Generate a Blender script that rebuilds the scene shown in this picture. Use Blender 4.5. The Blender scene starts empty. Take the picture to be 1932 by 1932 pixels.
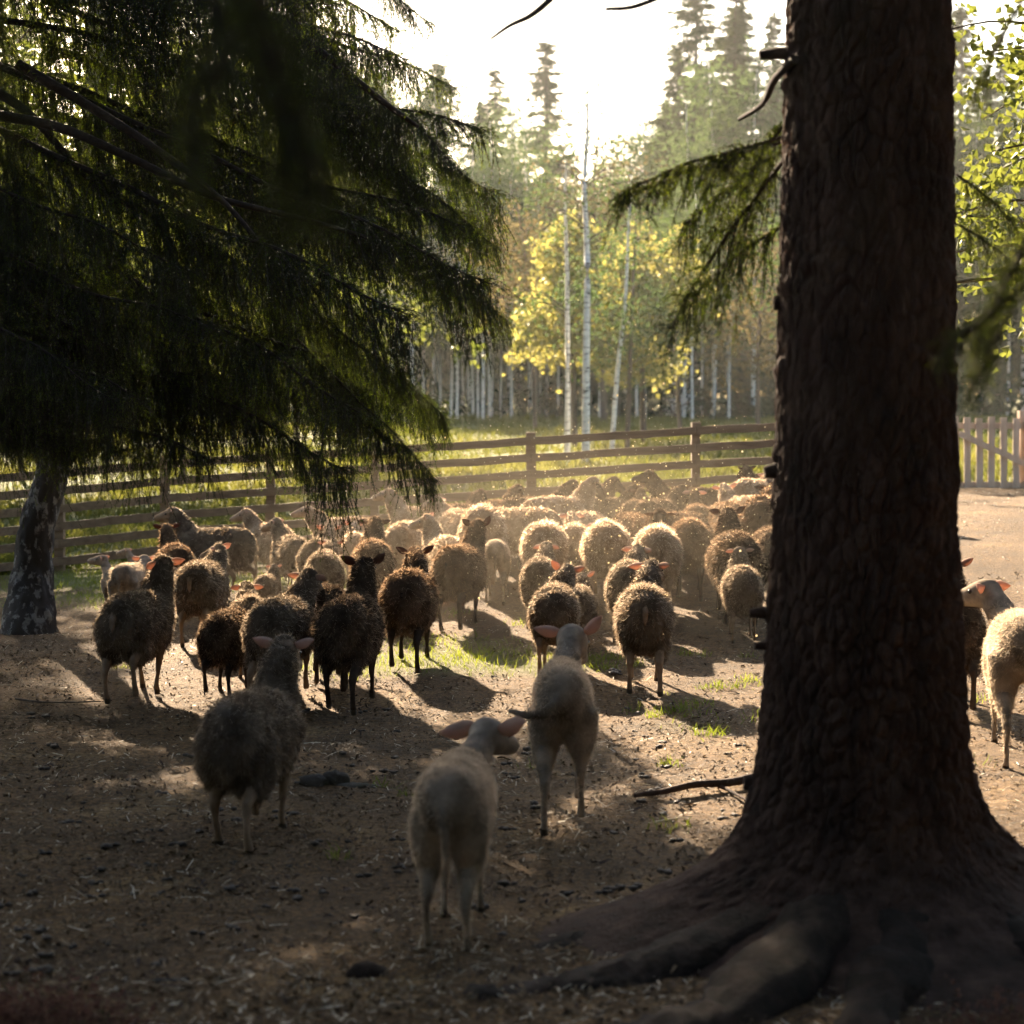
import bpy, math, random
import numpy as np
from mathutils import Vector, Matrix, Euler

R = math.radians
sc = bpy.context.scene
col = sc.collection
random.seed(7)

# ------------------------------------------------------------------ camera, sky, sun, exposure
CAMH, HZ, FPX = 1.75, 745.0, 4025.0
PITCH = math.atan((966 - HZ) / FPX)
cd = bpy.data.cameras.new('camera'); cam = bpy.data.objects.new('camera', cd); col.objects.link(cam)
cam.location = (0, 0, CAMH); cam.rotation_euler = (R(90) - PITCH, 0, 0)
cd.sensor_width = 24; cd.sensor_height = 24; cd.lens = 50; cd.clip_start = 0.05; cd.clip_end = 2500
cd.dof.use_dof = True; cd.dof.focus_distance = 12.5; cd.dof.aperture_fstop = 2.2
sc.camera = cam
SUN_EL, SUN_AZ = 23.0, -17.0          # azimuth from the view direction, negative = left
w = bpy.data.worlds.new('World'); sc.world = w; w.use_nodes = True
nt = w.node_tree; bg = nt.nodes['Background']
sky = nt.nodes.new('ShaderNodeTexSky'); sky.sky_type = 'NISHITA'; sky.sun_disc = False
sky.sun_elevation = R(SUN_EL); sky.sun_rotation = R(SUN_AZ); sky.dust_density = 2.0; sky.air_density = 1.0; sky.ozone_density = 0.3
nt.links.new(sky.outputs[0], bg.inputs[0]); bg.inputs[1].default_value = 0.05
sl = bpy.data.lights.new('sun', 'SUN'); sl.energy = 5.0; sl.angle = R(0.5); sl.color = (1.0, 0.79, 0.56)
so = bpy.data.objects.new('sun', sl); col.objects.link(so)
sd = Vector((math.sin(R(SUN_AZ)) * math.cos(R(SUN_EL)), math.cos(R(SUN_AZ)) * math.cos(R(SUN_EL)), math.sin(R(SUN_EL))))
so.rotation_euler = sd.to_track_quat('Z', 'Y').to_euler(); so.location = (-20, 40, 30)
sc.view_settings.view_transform = 'Standard'; sc.view_settings.look = 'None'
sc.view_settings.gamma = 1; sc.view_settings.use_curve_mapping = False
sc.view_settings.exposure = 3.05
sc.render.engine = 'CYCLES'
cy = sc.cycles
cy.use_denoising = True; cy.max_bounces = 6; cy.diffuse_bounces = 3; cy.glossy_bounces = 2; cy.transmission_bounces = 4
cy.transparent_max_bounces = 6; cy.volume_bounces = 0; cy.use_adaptive_sampling = True; cy.adaptive_threshold = 0.03
cy.volume_max_steps = 64; cy.sample_clamp_indirect = 4

# ------------------------------------------------------------------ numpy helpers
def sstep(a, b, x):
    t = np.clip((np.asarray(x, float) - a) / (b - a), 0, 1); return t * t * (3 - 2 * t)
def terr(x, y):
    x = np.asarray(x, float); y = np.asarray(y, float)
    lat = sstep(-6.5, 5.0, x) * 0.58
    b = sstep(25, 62, y)
    return sstep(11, 22, y) * (lat * (1 - b) + 0.5 * b) + 0.5 * b
def hsh(i, j, k, s):
    n = (i.astype(np.int64) * 374761393 + j.astype(np.int64) * 668265263 + k.astype(np.int64) * 2147483647 + s * 974634777) & 0xffffffff
    n = ((n ^ (n >> 13)) * 1274126177) & 0xffffffff
    n = ((n ^ (n >> 16)) * 2246822519) & 0xffffffff
    return ((n ^ (n >> 15)) & 0xffffff) / float(0xffffff)
def vnoise(P, f=1.0, s=0):
    P = np.asarray(P, float) * f
    I = np.floor(P); F = P - I; F = F * F * (3 - 2 * F); I = I.astype(np.int64); r = 0
    for a in (0, 1):
        for b in (0, 1):
            for c in (0, 1):
                wgt = (F[:, 0] if a else 1 - F[:, 0]) * (F[:, 1] if b else 1 - F[:, 1]) * (F[:, 2] if c else 1 - F[:, 2])
                r = r + wgt * hsh(I[:, 0] + a, I[:, 1] + b, I[:, 2] + c, s)
    return r * 2 - 1
def fbm(P, f=1.0, o=3, s=0):
    r = 0; a = 1.0; t = 0
    for k in range(o):
        r = r + a * vnoise(P, f * 2 ** k, s + k); t += a; a *= 0.5
    return r / t
def worley(P, s=0):
    P = np.asarray(P, float); I = np.floor(P).astype(np.int64)
    f1 = np.full(len(P), 9.0); f2 = np.full(len(P), 9.0)
    for a in (-1, 0, 1):
        for b in (-1, 0, 1):
            for c in (-1, 0, 1):
                J = I + np.array([a, b, c])
                q = np.stack([J[:, k] + hsh(J[:, 0], J[:, 1], J[:, 2], s + k) for k in range(3)], 1)
                d = np.linalg.norm(P - q, axis=1)
                m = d < f1; f2 = np.where(m, f1, np.minimum(f2, d)); f1 = np.where(m, d, f1)
    return f1, f2
def nrm(v): return v / np.maximum(np.linalg.norm(v, axis=-1, keepdims=True), 1e-9)

def build(name, parts, mats, smooth=True, parent=None, link=True, loc=(0, 0, 0)):
    """parts: list of (V, F, material index); ONE mesh object"""
    Vs, loops, starts, tot, mi = [], [], [], [], []
    off = 0; lo = 0
    for V, F, m in parts:
        V = np.asarray(V, np.float32); F = np.asarray(F, np.int64)
        if len(F) == 0: continue
        Vs.append(V); loops.append((F + off).ravel()); k = F.shape[1]
        starts.append(lo + np.arange(len(F)) * k); tot.append(np.full(len(F), k)); mi.append(np.full(len(F), m) if np.isscalar(m) else m)
        off += len(V); lo += F.size
    V = np.concatenate(Vs); L = np.concatenate(loops); S = np.concatenate(starts); M = np.concatenate(mi)
    me = bpy.data.meshes.new(name)
    me.vertices.add(len(V)); me.vertices.foreach_set('co', V.ravel())
    me.loops.add(len(L)); me.loops.foreach_set('vertex_index', L.astype(np.int32))
    me.polygons.add(len(S)); me.polygons.foreach_set('loop_start', S.astype(np.int32))
    me.polygons.foreach_set('material_index', M.astype(np.int32))
    me.polygons.foreach_set('use_smooth', np.full(len(S), smooth))
    me.update(calc_edges=True)
    for m in mats: me.materials.append(m)
    if not link: return me
    return obj(name, me, parent, loc)
def obj(name, me, parent=None, loc=(0, 0, 0)):
    o = bpy.data.objects.new(name, me); col.objects.link(o); o.location = loc
    if parent is not None: o.parent = parent
    return o
def tag(o, label=None, cat=None, group=None, kind=None):
    if label: o['label'] = label
    if cat: o['category'] = cat
    if group: o['group'] = group
    if kind: o['kind'] = kind
    return o
def empty(name, loc=(0, 0, 0), rz=0.0):
    o = bpy.data.objects.new(name, None); col.objects.link(o); o.location = loc; o.rotation_euler = (0, 0, rz); o.empty_display_size = .2
    return o

def tube(P, rad, n=8, rx=None, up=(0, 0, 1), cap=True):
    """rounded tube along polyline P; rad = half height, rx = half width"""
    P = np.asarray(P, float); rad = np.broadcast_to(np.asarray(rad, float), (len(P),)); rx = rad if rx is None else np.broadcast_to(np.asarray(rx, float), (len(P),))
    T = nrm(np.gradient(P, axis=0)); up = np.asarray(up, float)
    S = np.cross(T, up); bad = np.linalg.norm(S, axis=1) < 1e-3; S[bad] = (1, 0, 0); S = nrm(S); U = np.cross(S, T)
    a = np.arange(n) / n * 2 * np.pi
    V = P[:, None] + S[:, None] * (np.cos(a)[None, :, None] * rx[:, None, None]) + U[:, None] * (np.sin(a)[None, :, None] * rad[:, None, None])
    m = len(P); V = V.reshape(-1, 3)
    i = np.arange(m - 1)[:, None] * n; j = np.arange(n)[None]; j2 = (j + 1) % n
    F = np.stack([i + j, i + j2, i + n + j2, i + n + j], -1).reshape(-1, 4)
    out = [(V, F)]
    if cap:
        V = np.concatenate([V, P[:1] - T[:1] * 1e-4, P[-1:] + T[-1:] * 1e-4])
        c0, c1 = m * n, m * n + 1; jj = np.arange(n); jn = (jj + 1) % n
        T3 = np.concatenate([np.stack([np.full(n, c0), jn, jj], 1), np.stack([np.full(n, c1), (m - 1) * n + jj, (m - 1) * n + jn], 1)])
        out = [(V, F), (V, T3)]
    return out
def addtube(parts, P, rad, n=8, rx=None, up=(0, 0, 1), mat=0):
    for V, F in tube(P, rad, n, rx, up): parts.append((V, F, mat))
def sm(P, k=4):
    """Catmull-Rom resample"""
    P = np.asarray(P, float); Q = np.concatenate([2 * P[:1] - P[1:2], P, 2 * P[-1:] - P[-2:-1]]); out = []
    for i in range(1, len(Q) - 2):
        for t in np.arange(k) / k:
            out.append(.5 * ((2 * Q[i]) + (Q[i + 1] - Q[i - 1]) * t + (2 * Q[i - 1] - 5 * Q[i] + 4 * Q[i + 1] - Q[i + 2]) * t * t + (3 * Q[i] - Q[i - 1] - 3 * Q[i + 1] + Q[i + 2]) * t ** 3))
    out.append(P[-1]); return np.array(out)
def boxm(c, s, rot=None):
    V = np.array([[x, y, z] for x in (-.5, .5) for y in (-.5, .5) for z in (-.5, .5)]) * np.array(s)
    if rot is not None: V = V @ np.array(rot.to_3x3()).T
    V = V + np.array(c)
    F = np.array([[0, 1, 3, 2], [4, 6, 7, 5], [0, 4, 5, 1], [2, 3, 7, 6], [0, 2, 6, 4], [1, 5, 7, 3]])
    return V, F
def strips(P, width, side=None, rng=None):
    """P (n,K,3) polylines -> thin ribbons"""
    n, K, _ = P.shape
    T = nrm(np.gradient(P, axis=1))
    if side is None: side = nrm(rng.normal(size=(n, 1, 3)))
    S = nrm(np.cross(T, side)); wv = np.asarray(width)
    if wv.ndim == 0: wv = np.full((n, K), float(wv))
    A = P - S * wv[..., None] / 2; B = P + S * wv[..., None] / 2
    V = np.stack([A, B], 2).reshape(-1, 3)
    b = (np.arange(n)[:, None] * K + np.arange(K - 1)[None]) * 2
    F = np.stack([b, b + 1, b + 3, b + 2], -1).reshape(-1, 4)
    return V, F
def tris(base, d, ln, wd, rng, side=None):
    """one thin triangle per needle"""
    n = len(base)
    if side is None: side = rng.normal(size=(n, 3))
    S = nrm(np.cross(d, side)) * np.reshape(wd, (-1, 1)) / 2
    V = np.stack([base - S, base + S, base + d * np.reshape(ln, (-1, 1))], 1).reshape(-1, 3)
    return V, np.arange(3 * n).reshape(n, 3)
def kites(base, d, ln, wd, rng, bend=.25, side=None):
    """leaf: a folded kite of two triangles"""
    n = len(base)
    if side is None: side = rng.normal(size=(n, 3))
    S = nrm(np.cross(d, side)); N = np.cross(S, d); ln = np.reshape(ln, (-1, 1)); wd = np.reshape(wd, (-1, 1))
    a = base; m1 = base + d * ln * .45 - S * wd / 2 + N * wd * bend; m2 = base + d * ln * .45 + S * wd / 2 + N * wd * bend; t = base + d * ln
    V = np.stack([a, m1, t, m2], 1).reshape(-1, 3); k = np.arange(n)[:, None] * 4
    F = np.concatenate([k + np.array([[0, 1, 2]]), k + np.array([[0, 2, 3]])])
    return V, F

# pixel (in a 1932 px wide picture) + world Y -> world point
cR = np.array(Euler((R(90) - PITCH, 0, 0)).to_matrix())
def px(X, Y, D):
    d = cR @ np.array([(X - 966) / FPX, (966 - Y) / FPX, -1.0]); t = D / d[1]
    return np.array([0, 0, CAMH]) + d * t
def proj(p):
    q = cR.T @ (np.asarray(p, float) - np.array([0, 0, CAMH])); return 966 + FPX * q[0] / -q[2], 966 - FPX * q[1] / -q[2]
def gnd(X, Y):
    lo, hi = 2.0, 120.0
    for _ in range(40):
        m = (lo + hi) / 2; p = px(X, Y, m)
        if p[2] > terr(p[0], m): lo = m
        else: hi = m
    p = px(X, Y, lo); return np.array([p[0], p[1], float(terr(p[0], lo))])

# ------------------------------------------------------------------ materials
def mat(name):
    m = bpy.data.materials.new(name); m.use_nodes = True; n = m.node_tree; n.nodes.clear()
    o = n.nodes.new('ShaderNodeOutputMaterial'); return m, n, o
def noise_ramp(n, scale, stops, detail=4, rough=.6, coord='Object', stretch=None, kind='noise'):
    tc = n.nodes.new('ShaderNodeTexCoord'); src = tc.outputs[coord]
    if stretch:
        mp = n.nodes.new('ShaderNodeMapping'); mp.inputs['Scale'].default_value = stretch; n.links.new(src, mp.inputs[0]); src = mp.outputs[0]
    t = n.nodes.new('ShaderNodeTexNoise' if kind == 'noise' else 'ShaderNodeTexVoronoi'); t.inputs['Scale'].default_value = scale
    if kind == 'noise': t.inputs['Detail'].default_value = detail; t.inputs['Roughness'].default_value = rough
    n.links.new(src, t.inputs['Vector'])
    r = n.nodes.new('ShaderNodeValToRGB'); el = r.color_ramp.elements
    while len(el) < len(stops): el.new(.5)
    for e, (p, c) in zip(el, stops): e.position = p; e.color = (*c, 1)
    n.links.new(t.outputs[0], r.inputs[0]); return t, r
def leafy(name, stops, scale=3, trans=.5, tcol=None, gloss=.0, coord='Object'):
    """diffuse + translucent, for leaves, needles, wool"""
    m, n, o = mat(name); t, r = noise_ramp(n, scale, stops, 3, coord=coord)
    d = n.nodes.new('ShaderNodeBsdfDiffuse'); tr = n.nodes.new('ShaderNodeBsdfTranslucent'); mx = n.nodes.new('ShaderNodeMixShader')
    n.links.new(r.outputs[0], d.inputs[0])
    if tcol:
        mm = n.nodes.new('ShaderNodeMix'); mm.data_type = 'RGBA'; mm.blend_type = 'MULTIPLY'; mm.inputs[0].default_value = 1
        n.links.new(r.outputs[0], mm.inputs[6]); mm.inputs[7].default_value = (*tcol, 1); n.links.new(mm.outputs[2], tr.inputs[0])
    else: n.links.new(r.outputs[0], tr.inputs[0])
    mx.inputs[0].default_value = trans; n.links.new(d.outputs[0], mx.inputs[1]); n.links.new(tr.outputs[0], mx.inputs[2])
    out = mx.outputs[0]
    if gloss:
        g = n.nodes.new('ShaderNodeBsdfGlossy'); g.inputs['Roughness'].default_value = .45; g.inputs[0].default_value = (.9, .9, .85, 1)
        m2 = n.nodes.new('ShaderNodeMixShader'); m2.inputs[0].default_value = gloss; n.links.new(out, m2.inputs[1]); n.links.new(g.outputs[0], m2.inputs[2]); out = m2.outputs[0]
    n.links.new(out, o.inputs[0]); return m
def solid(name, stops, scale=5, rough=.85, bump=0, bscale=20, stretch=None, bdist=.01, spec=.3, detail=5, kind='noise'):
    m, n, o = mat(name); t, r = noise_ramp(n, scale, stops, detail, stretch=stretch)
    p = n.nodes.new('ShaderNodeBsdfPrincipled'); p.inputs['Roughness'].default_value = rough; p.inputs['Specular IOR Level'].default_value = spec
    n.links.new(r.outputs[0], p.inputs['Base Color'])
    if bump:
        t2, r2 = noise_ramp(n, bscale, [(0.2, (0, 0, 0)), (0.8, (1, 1, 1))], 6, .7, stretch=stretch)
        b = n.nodes.new('ShaderNodeBump'); b.inputs['Strength'].default_value = bump; b.inputs['Distance'].default_value = bdist
        n.links.new(r2.outputs[0], b.inputs['Height']); n.links.new(b.outputs[0], p.inputs['Normal'])
    n.links.new(p.outputs[0], o.inputs[0]); return m

M = {}
M['needle'] = leafy('spruce_needle', [(.3, (.010, .017, .006)), (.7, (.028, .036, .010))], 4, .42, (1.7, 1.6, .5), .02)
M['needle_tip'] = leafy('spruce_new_tip', [(.3, (.055, .08, .016)), (.7, (.11, .13, .028))], 4, .5, (1.2, 1.3, .5))
M['spruce_wood'] = solid('spruce_branch_bark', [(.3, (.015, .011, .008)), (.7, (.038, .028, .02))], 30, .95, .5, 60)
M['bark'] = solid('spruce_bark', [(.25, (.012, .007, .005)), (.5, (.040, .021, .014)), (.75, (.09, .054, .038))], 9, .95, .9, 45, (1, 1, .35), .012, .2)
M['root'] = solid('dark_root_bark', [(.25, (.007, .005, .0035)), (.5, (.018, .0115, .008)), (.75, (.045, .029, .021))], 9, .95, .9, 45, None, .012, .2)  # spruce bark tones made darker for the roots
def birch_bark(name, dark_low=False, w_=1.0):
    m, n, o = mat(name)
    t, r = noise_ramp(n, 14, [(.0, (.03, .026, .022)), (.36, (.05, .045, .04)), (.44, (.36 * w_, .345 * w_, .31 * w_)), (.8, (.52 * w_, .51 * w_, .47 * w_))], 4, .6, stretch=(.5, .5, 1.8))
    p = n.nodes.new('ShaderNodeBsdfPrincipled'); p.inputs['Roughness'].default_value = .8; p.inputs['Specular IOR Level'].default_value = .2
    if dark_low:
        tc = n.nodes.new('ShaderNodeTexCoord'); sp = n.nodes.new('ShaderNodeSeparateXYZ'); n.links.new(tc.outputs['Object'], sp.inputs[0])
        t2, r2 = noise_ramp(n, 13, [(.52, (0, 0, 0)), (.58, (1, 1, 1))], 5, .7, stretch=(1, 1, .45))
        mr = n.nodes.new('ShaderNodeMapRange'); mr.inputs['From Min'].default_value = 1.2; mr.inputs['From Max'].default_value = 6; n.links.new(sp.outputs[2], mr.inputs[0])
        mu = n.nodes.new('ShaderNodeMath'); mu.operation = 'MULTIPLY_ADD'; n.links.new(r2.outputs[0], mu.inputs[0]); mu.inputs[1].default_value = .33; n.links.new(mr.outputs[0], mu.inputs[2]); mu.use_clamp = True
        mx = n.nodes.new('ShaderNodeMix'); mx.data_type = 'RGBA'; mx.inputs[6].default_value = (.022, .017, .013, 1); n.links.new(r.outputs[0], mx.inputs[7]); n.links.new(mu.outputs[0], mx.inputs[0])
        n.links.new(mx.outputs[2], p.inputs['Base Color'])
    else: n.links.new(r.outputs[0], p.inputs['Base Color'])
    n.links.new(p.outputs[0], o.inputs[0]); return m
M['birch'] = birch_bark('birch_bark', False, 1.6); M['birch_old'] = birch_bark('old_birch_bark', True)
M['twig'] = solid('twig_bark', [(.3, (.05, .038, .028)), (.7, (.12, .09, .065))], 20, .9)
M['leaf_yellow'] = leafy('yellow_green_leaf', [(.3, (.17, .182, .062)), (.7, (.30, .285, .11))], 2.0, .55, (1.25, 1.16, .75), .04)
M['leaf_green'] = leafy('fresh_green_leaf', [(.3, (.06, .085, .024)), (.7, (.12, .14, .042))], 2, .55, (1.3, 1.2, .6), .04)
M['leaf_birch'] = leafy('birch_leaf', [(.3, (.038, .064, .030)), (.7, (.092, .122, .056))], .5, .45, (1.1, 1.12, .75))
M['leaf_bronze'] = leafy('bronze_leaf', [(.3, (.07, .068, .036)), (.7, (.14, .125, .065))], 1, .42, (1.15, 1.0, .75))
M['leaf_dark'] = leafy('shaded_leaf', [(.3, (.014, .027, .017)), (.7, (.032, .05, .029))], .5, .25, (1.1, 1.1, .6))  # shade of the taller trees is put into this leaf colour
M['leaf_red'] = leafy('reddish_leaf', [(.3, (.06, .026, .022)), (.55, (.13, .075, .058)), (.8, (.03, .05, .018))], 8, .4)
M['blossom'] = leafy('white_blossom', [(.3, (.5, .48, .45)), (.7, (.7, .68, .66))], 6, .4)
M['far_needle'] = leafy('far_spruce_foliage', [(.3, (.022, .032, .018)), (.7, (.055, .064, .034))], .8, .3, (1.1, 1.1, .6))
M['grass'] = leafy('grass_blade', [(.3, (.09, .13, .02)), (.7, (.2, .24, .05))], 1.5, .5, (1.3, 1.2, .5))
M['meadow_blade'] = leafy('meadow_blade', [(.3, (.055, .07, .020)), (.55, (.10, .11, .036)), (.75, (.14, .135, .06))], .35, .5, (1.3, 1.2, .6))
M['straw'] = leafy('straw', [(.3, (.34, .27, .18)), (.7, (.62, .54, .41))], 30, .25, None, .06)
M['chip'] = solid('wood_chip', [(.25, (.04, .026, .014)), (.5, (.12, .08, .042)), (.75, (.28, .195, .11))], 17, .9)
M['bark_chip'] = solid('dark_bark_chip', [(.25, (.018, .012, .009)), (.5, (.05, .03, .02)), (.75, (.12, .075, .05))], 17, .9)
M['dung'] = solid('dung', [(.3, (.018, .013, .009)), (.7, (.05, .036, .025))], 40, .7, .6, 60)
M['mote'] = leafy('dust_mote', [(.3, (.8, .7, .5)), (.7, (.9, .8, .6))], 3, .6)
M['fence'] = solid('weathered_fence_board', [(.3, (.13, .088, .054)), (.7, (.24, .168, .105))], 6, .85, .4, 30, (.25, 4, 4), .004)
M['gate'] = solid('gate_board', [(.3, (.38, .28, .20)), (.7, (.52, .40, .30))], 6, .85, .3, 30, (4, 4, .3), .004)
M['eye'] = solid('eye', [(.3, (.01, .008, .006)), (.7, (.015, .01, .008))], 3, .15, spec=.6)
M['hoof'] = solid('hoof', [(.3, (.03, .022, .016)), (.7, (.06, .045, .032))], 20, .6)
M['stone'] = solid('mossy_stone', [(.3, (.025, .02, .016)), (.55, (.05, .042, .032)), (.75, (.035, .04, .02))], 8, .9, .8, 25)

def ground_mat():
    m, n, o = mat('trampled_ground')
    L = n.links
    tc = n.nodes.new('ShaderNodeTexCoord'); sp = n.nodes.new('ShaderNodeSeparateXYZ'); L.new(tc.outputs['Object'], sp.inputs[0])
    t1, dirt = noise_ramp(n, 1.1, [(.3, (.060, .037, .016)), (.55, (.14, .088, .041)), (.75, (.27, .185, .092))], 6, .65)
    t2, fine = noise_ramp(n, 42, [(.30, (.18, .16, .14)), (.5, (.8, .76, .70)), (.68, (1.9, 1.8, 1.6))], 5, .75)
    mul = n.nodes.new('ShaderNodeMix'); mul.data_type = 'RGBA'; mul.blend_type = 'MULTIPLY'; mul.inputs[0].default_value = 1
    L.new(dirt.outputs[0], mul.inputs[6]); L.new(fine.outputs[0], mul.inputs[7])
    t3, green = noise_ramp(n, .35, [(.3, (.08, .098, .032)), (.5, (.12, .13, .045)), (.7, (.18, .17, .07))], 7, .7)
    # meadow mask: attribute painted from geometry (what grows there)
    at = n.nodes.new('ShaderNodeAttribute'); at.attribute_name = 'grassy'
    mx = n.nodes.new('ShaderNodeMix'); mx.data_type = 'RGBA'; L.new(at.outputs['Fac'], mx.inputs[0]); L.new(mul.outputs[2], mx.inputs[6]); L.new(green.outputs[0], mx.inputs[7])
    p = n.nodes.new('ShaderNodeBsdfPrincipled'); p.inputs['Roughness'].default_value = .95; p.inputs['Specular IOR Level'].default_value = .15
    L.new(mx.outputs[2], p.inputs['Base Color'])
    t4, h = noise_ramp(n, 30, [(.2, (0, 0, 0)), (.8, (1, 1, 1))], 7, .75)
    b = n.nodes.new('ShaderNodeBump'); b.inputs['Strength'].default_value = .9; b.inputs['Distance'].default_value = .03
    L.new(h.outputs[0], b.inputs['Height']); L.new(b.outputs[0], p.inputs['Normal']); L.new(p.outputs[0], o.inputs[0]); return m
M['ground'] = ground_mat()

# ------------------------------------------------------------------ ground
def grade(fine, step, far, g=1.18):
    a = list(np.arange(fine[0], fine[1] + 1e-6, step)); s = step; x = a[-1]
    while x < far[1]: s *= g; x += s; a.append(x)
    s = step; x = a[0]; pre = []
    while x > far[0]: s *= g; x -= s; pre.append(x)
    return np.array(pre[::-1] + a)
gx = grade((-4.5, 4.5), .045, (-400, 400), 1.10)
gy = grade((4.6, 13), .04, (-40, 900), 1.035)
GX, GY = np.meshgrid(gx, gy); gp = np.stack([GX.ravel(), GY.ravel(), np.zeros(GX.size)], 1)
def relief(x, y):
    p = np.stack([x, y, np.zeros_like(x)], 1)
    near = np.maximum(1 - sstep(16, 26, y), .9 * sstep(2.5, 3.5, x) * (1 - sstep(27, 29, y)))
    return fbm(p, .5, 2, 5) * .035 + near * (fbm(p, 4, 3, 9) * .014 + fbm(p, 16, 2, 12) * .007) + (1 - near) * fbm(p, .25, 3, 3) * .06
gp[:, 2] = terr(gp[:, 0], gp[:, 1]) + relief(gp[:, 0], gp[:, 1])
def ground_z(x, y):
    x = np.atleast_1d(np.asarray(x, float)); y = np.atleast_1d(np.asarray(y, float))
    return terr(x, y) + relief(x, y)
FENCE = [(-95, 19.4, 1104), (113, 20.2, 1081), (312, 20.7, 1059), (510, 20.9, 1045), (707, 21.0, 1032), (1002, 21.1, 1012), (1312, 21.2, 992), (1600, 21.4, 975)]
fence_xy = []
for X, D, Y in FENCE:
    p = px(X, Y, D); fence_xy.append((p[0], D))
fx = np.array([p[0] for p in fence_xy]); fy = np.array([p[1] for p in fence_xy])
def grassiness(x, y):
    """0 bare dirt .. 1 grass"""
    fl = np.interp(x, fx, fy); p = np.stack([x, y, np.zeros_like(x)], 1)
    beyond = sstep(-.3, .5, y - fl) * (1 - sstep(3.0, 3.6, x) * (1 - sstep(27.5, 29, y)))
    nz = fbm(p, 1.2, 3, 31)
    patch = np.exp(-(((x + .95 + .0) / 1.1) ** 2 + ((y - 14.0) / 1.0) ** 2) * 1.2) * 1.0
    patch2 = np.exp(-(((x + 3.2) / 2.0) ** 2 + ((y - 18.6) / 1.7) ** 2)) * 1.3
    patch3 = np.exp(-(((x - .25) / .9) ** 2 + ((y - 13.4) / .5) ** 2)) * .42 + np.exp(-(((x - 1.1) / .7) ** 2 + ((y - 11.2) / 1.2) ** 2)) * .3
    g = np.clip((patch + patch2 + patch3) * (1 + nz * 1.3) * 1.2 - .35, 0, 1)
    road = np.exp(-((y - (26.5 + .5 * np.sin(x * .3))) / .5) ** 2) * .6
    return np.clip(np.maximum(beyond * (1 - road), g * .85), 0, 1)
nx, ny = len(gx), len(gy)
ii = (np.arange(ny - 1)[:, None] * nx + np.arange(nx - 1)[None]).ravel()
gF = np.stack([ii, ii + 1, ii + nx + 1, ii + nx], 1)
ground = build('ground', [(gp, gF, 0)], [M['ground']]); tag(ground, kind='structure')
at = ground.data.attributes.new('grassy', 'FLOAT', 'POINT'); at.data.foreach_set('value', grassiness(gp[:, 0], gp[:, 1]).astype(np.float32))

# ------------------------------------------------------------------ fence and gate
def board(name, a, b, w, t, parent, m, n=6, seed=0, vertical=False, updir=(0, 0, 1)):
    """slightly uneven board between a and b; w = face width, t = thickness"""
    a = np.array(a, float); b = np.array(b, float); d = nrm(b - a)
    up = np.array(updir, float); side = nrm(np.cross(d, up)); up = np.cross(side, d)
    rng = np.random.default_rng(seed); V = []
    for k in range(n + 1):
        f = k / n; c = a + (b - a) * f + up * rng.normal() * .003 + side * rng.normal() * .002; ww = w * (1 + rng.normal() * .03)
        for sx, sz in ((-1, -1), (1, -1), (1, 1), (-1, 1)): V.append(c + side * sx * t / 2 + up * sz * ww / 2)
    F = []
    for k in range(n):
        for j in range(4): F.append([k * 4 + j, k * 4 + (j + 1) % 4, k * 4 + 4 + (j + 1) % 4, k * 4 + 4 + j])
    F.append([3, 2, 1, 0]); e = n * 4; F.append([e, e + 1, e + 2, e + 3])
    return build(name, [(np.array(V), np.array(F), 0)], [m], smooth=False, parent=parent)
fence = empty('board_fence', (float(fx[2]), float(fy[2]), 0)); tag(fence, 'long brown board fence with six rails running behind the flock', 'fence')
def fpos(i):
    X, D, Y = FENCE[i]; p = px(X, Y, D); return p
fl = np.array(fence.location)
for i in range(len(FENCE)):
    p = fpos(i) - fl
    board('post', p + [0, .02, -.12], p + [0, .02, 1.03], .085 if i != 5 else .10, .10, fence, M['fence'], 5, i, updir=(1, 0, 0))
for i in range(len(FENCE) - 1):
    a, b = fpos(i) - fl, fpos(i + 1) - fl
    for k in range(6):
        z = .115 + k * .166
        board('rail', a + [0.002, -.045, z], b + [-0.002, -.045, z], .078, .024, fence, M['fence'], 8, 40 + i * 7 + k)
gate = empty('picket_gate', tuple(px(1866, 936, 26.5))); tag(gate, 'brown picket gate with diagonal brace beyond the bright dirt', 'gate')
gl = np.array(gate.location)
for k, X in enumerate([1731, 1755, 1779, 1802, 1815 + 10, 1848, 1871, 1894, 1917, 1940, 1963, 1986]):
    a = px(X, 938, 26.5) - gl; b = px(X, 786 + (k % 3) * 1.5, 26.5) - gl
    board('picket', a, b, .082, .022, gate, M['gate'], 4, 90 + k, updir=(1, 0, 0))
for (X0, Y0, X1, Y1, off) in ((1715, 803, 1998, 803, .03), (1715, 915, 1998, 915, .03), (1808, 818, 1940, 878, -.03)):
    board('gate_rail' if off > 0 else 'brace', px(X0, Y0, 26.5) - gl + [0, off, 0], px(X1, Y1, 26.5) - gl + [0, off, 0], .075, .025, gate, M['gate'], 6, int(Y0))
board('gate_post', px(1936, 945, 26.5) - gl + [0, .12, 0], px(1936, 775, 26.5) - gl + [0, .12, 0], .13, .13, gate, M['gate'], 4, 5, updir=(1, 0, 0))

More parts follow.
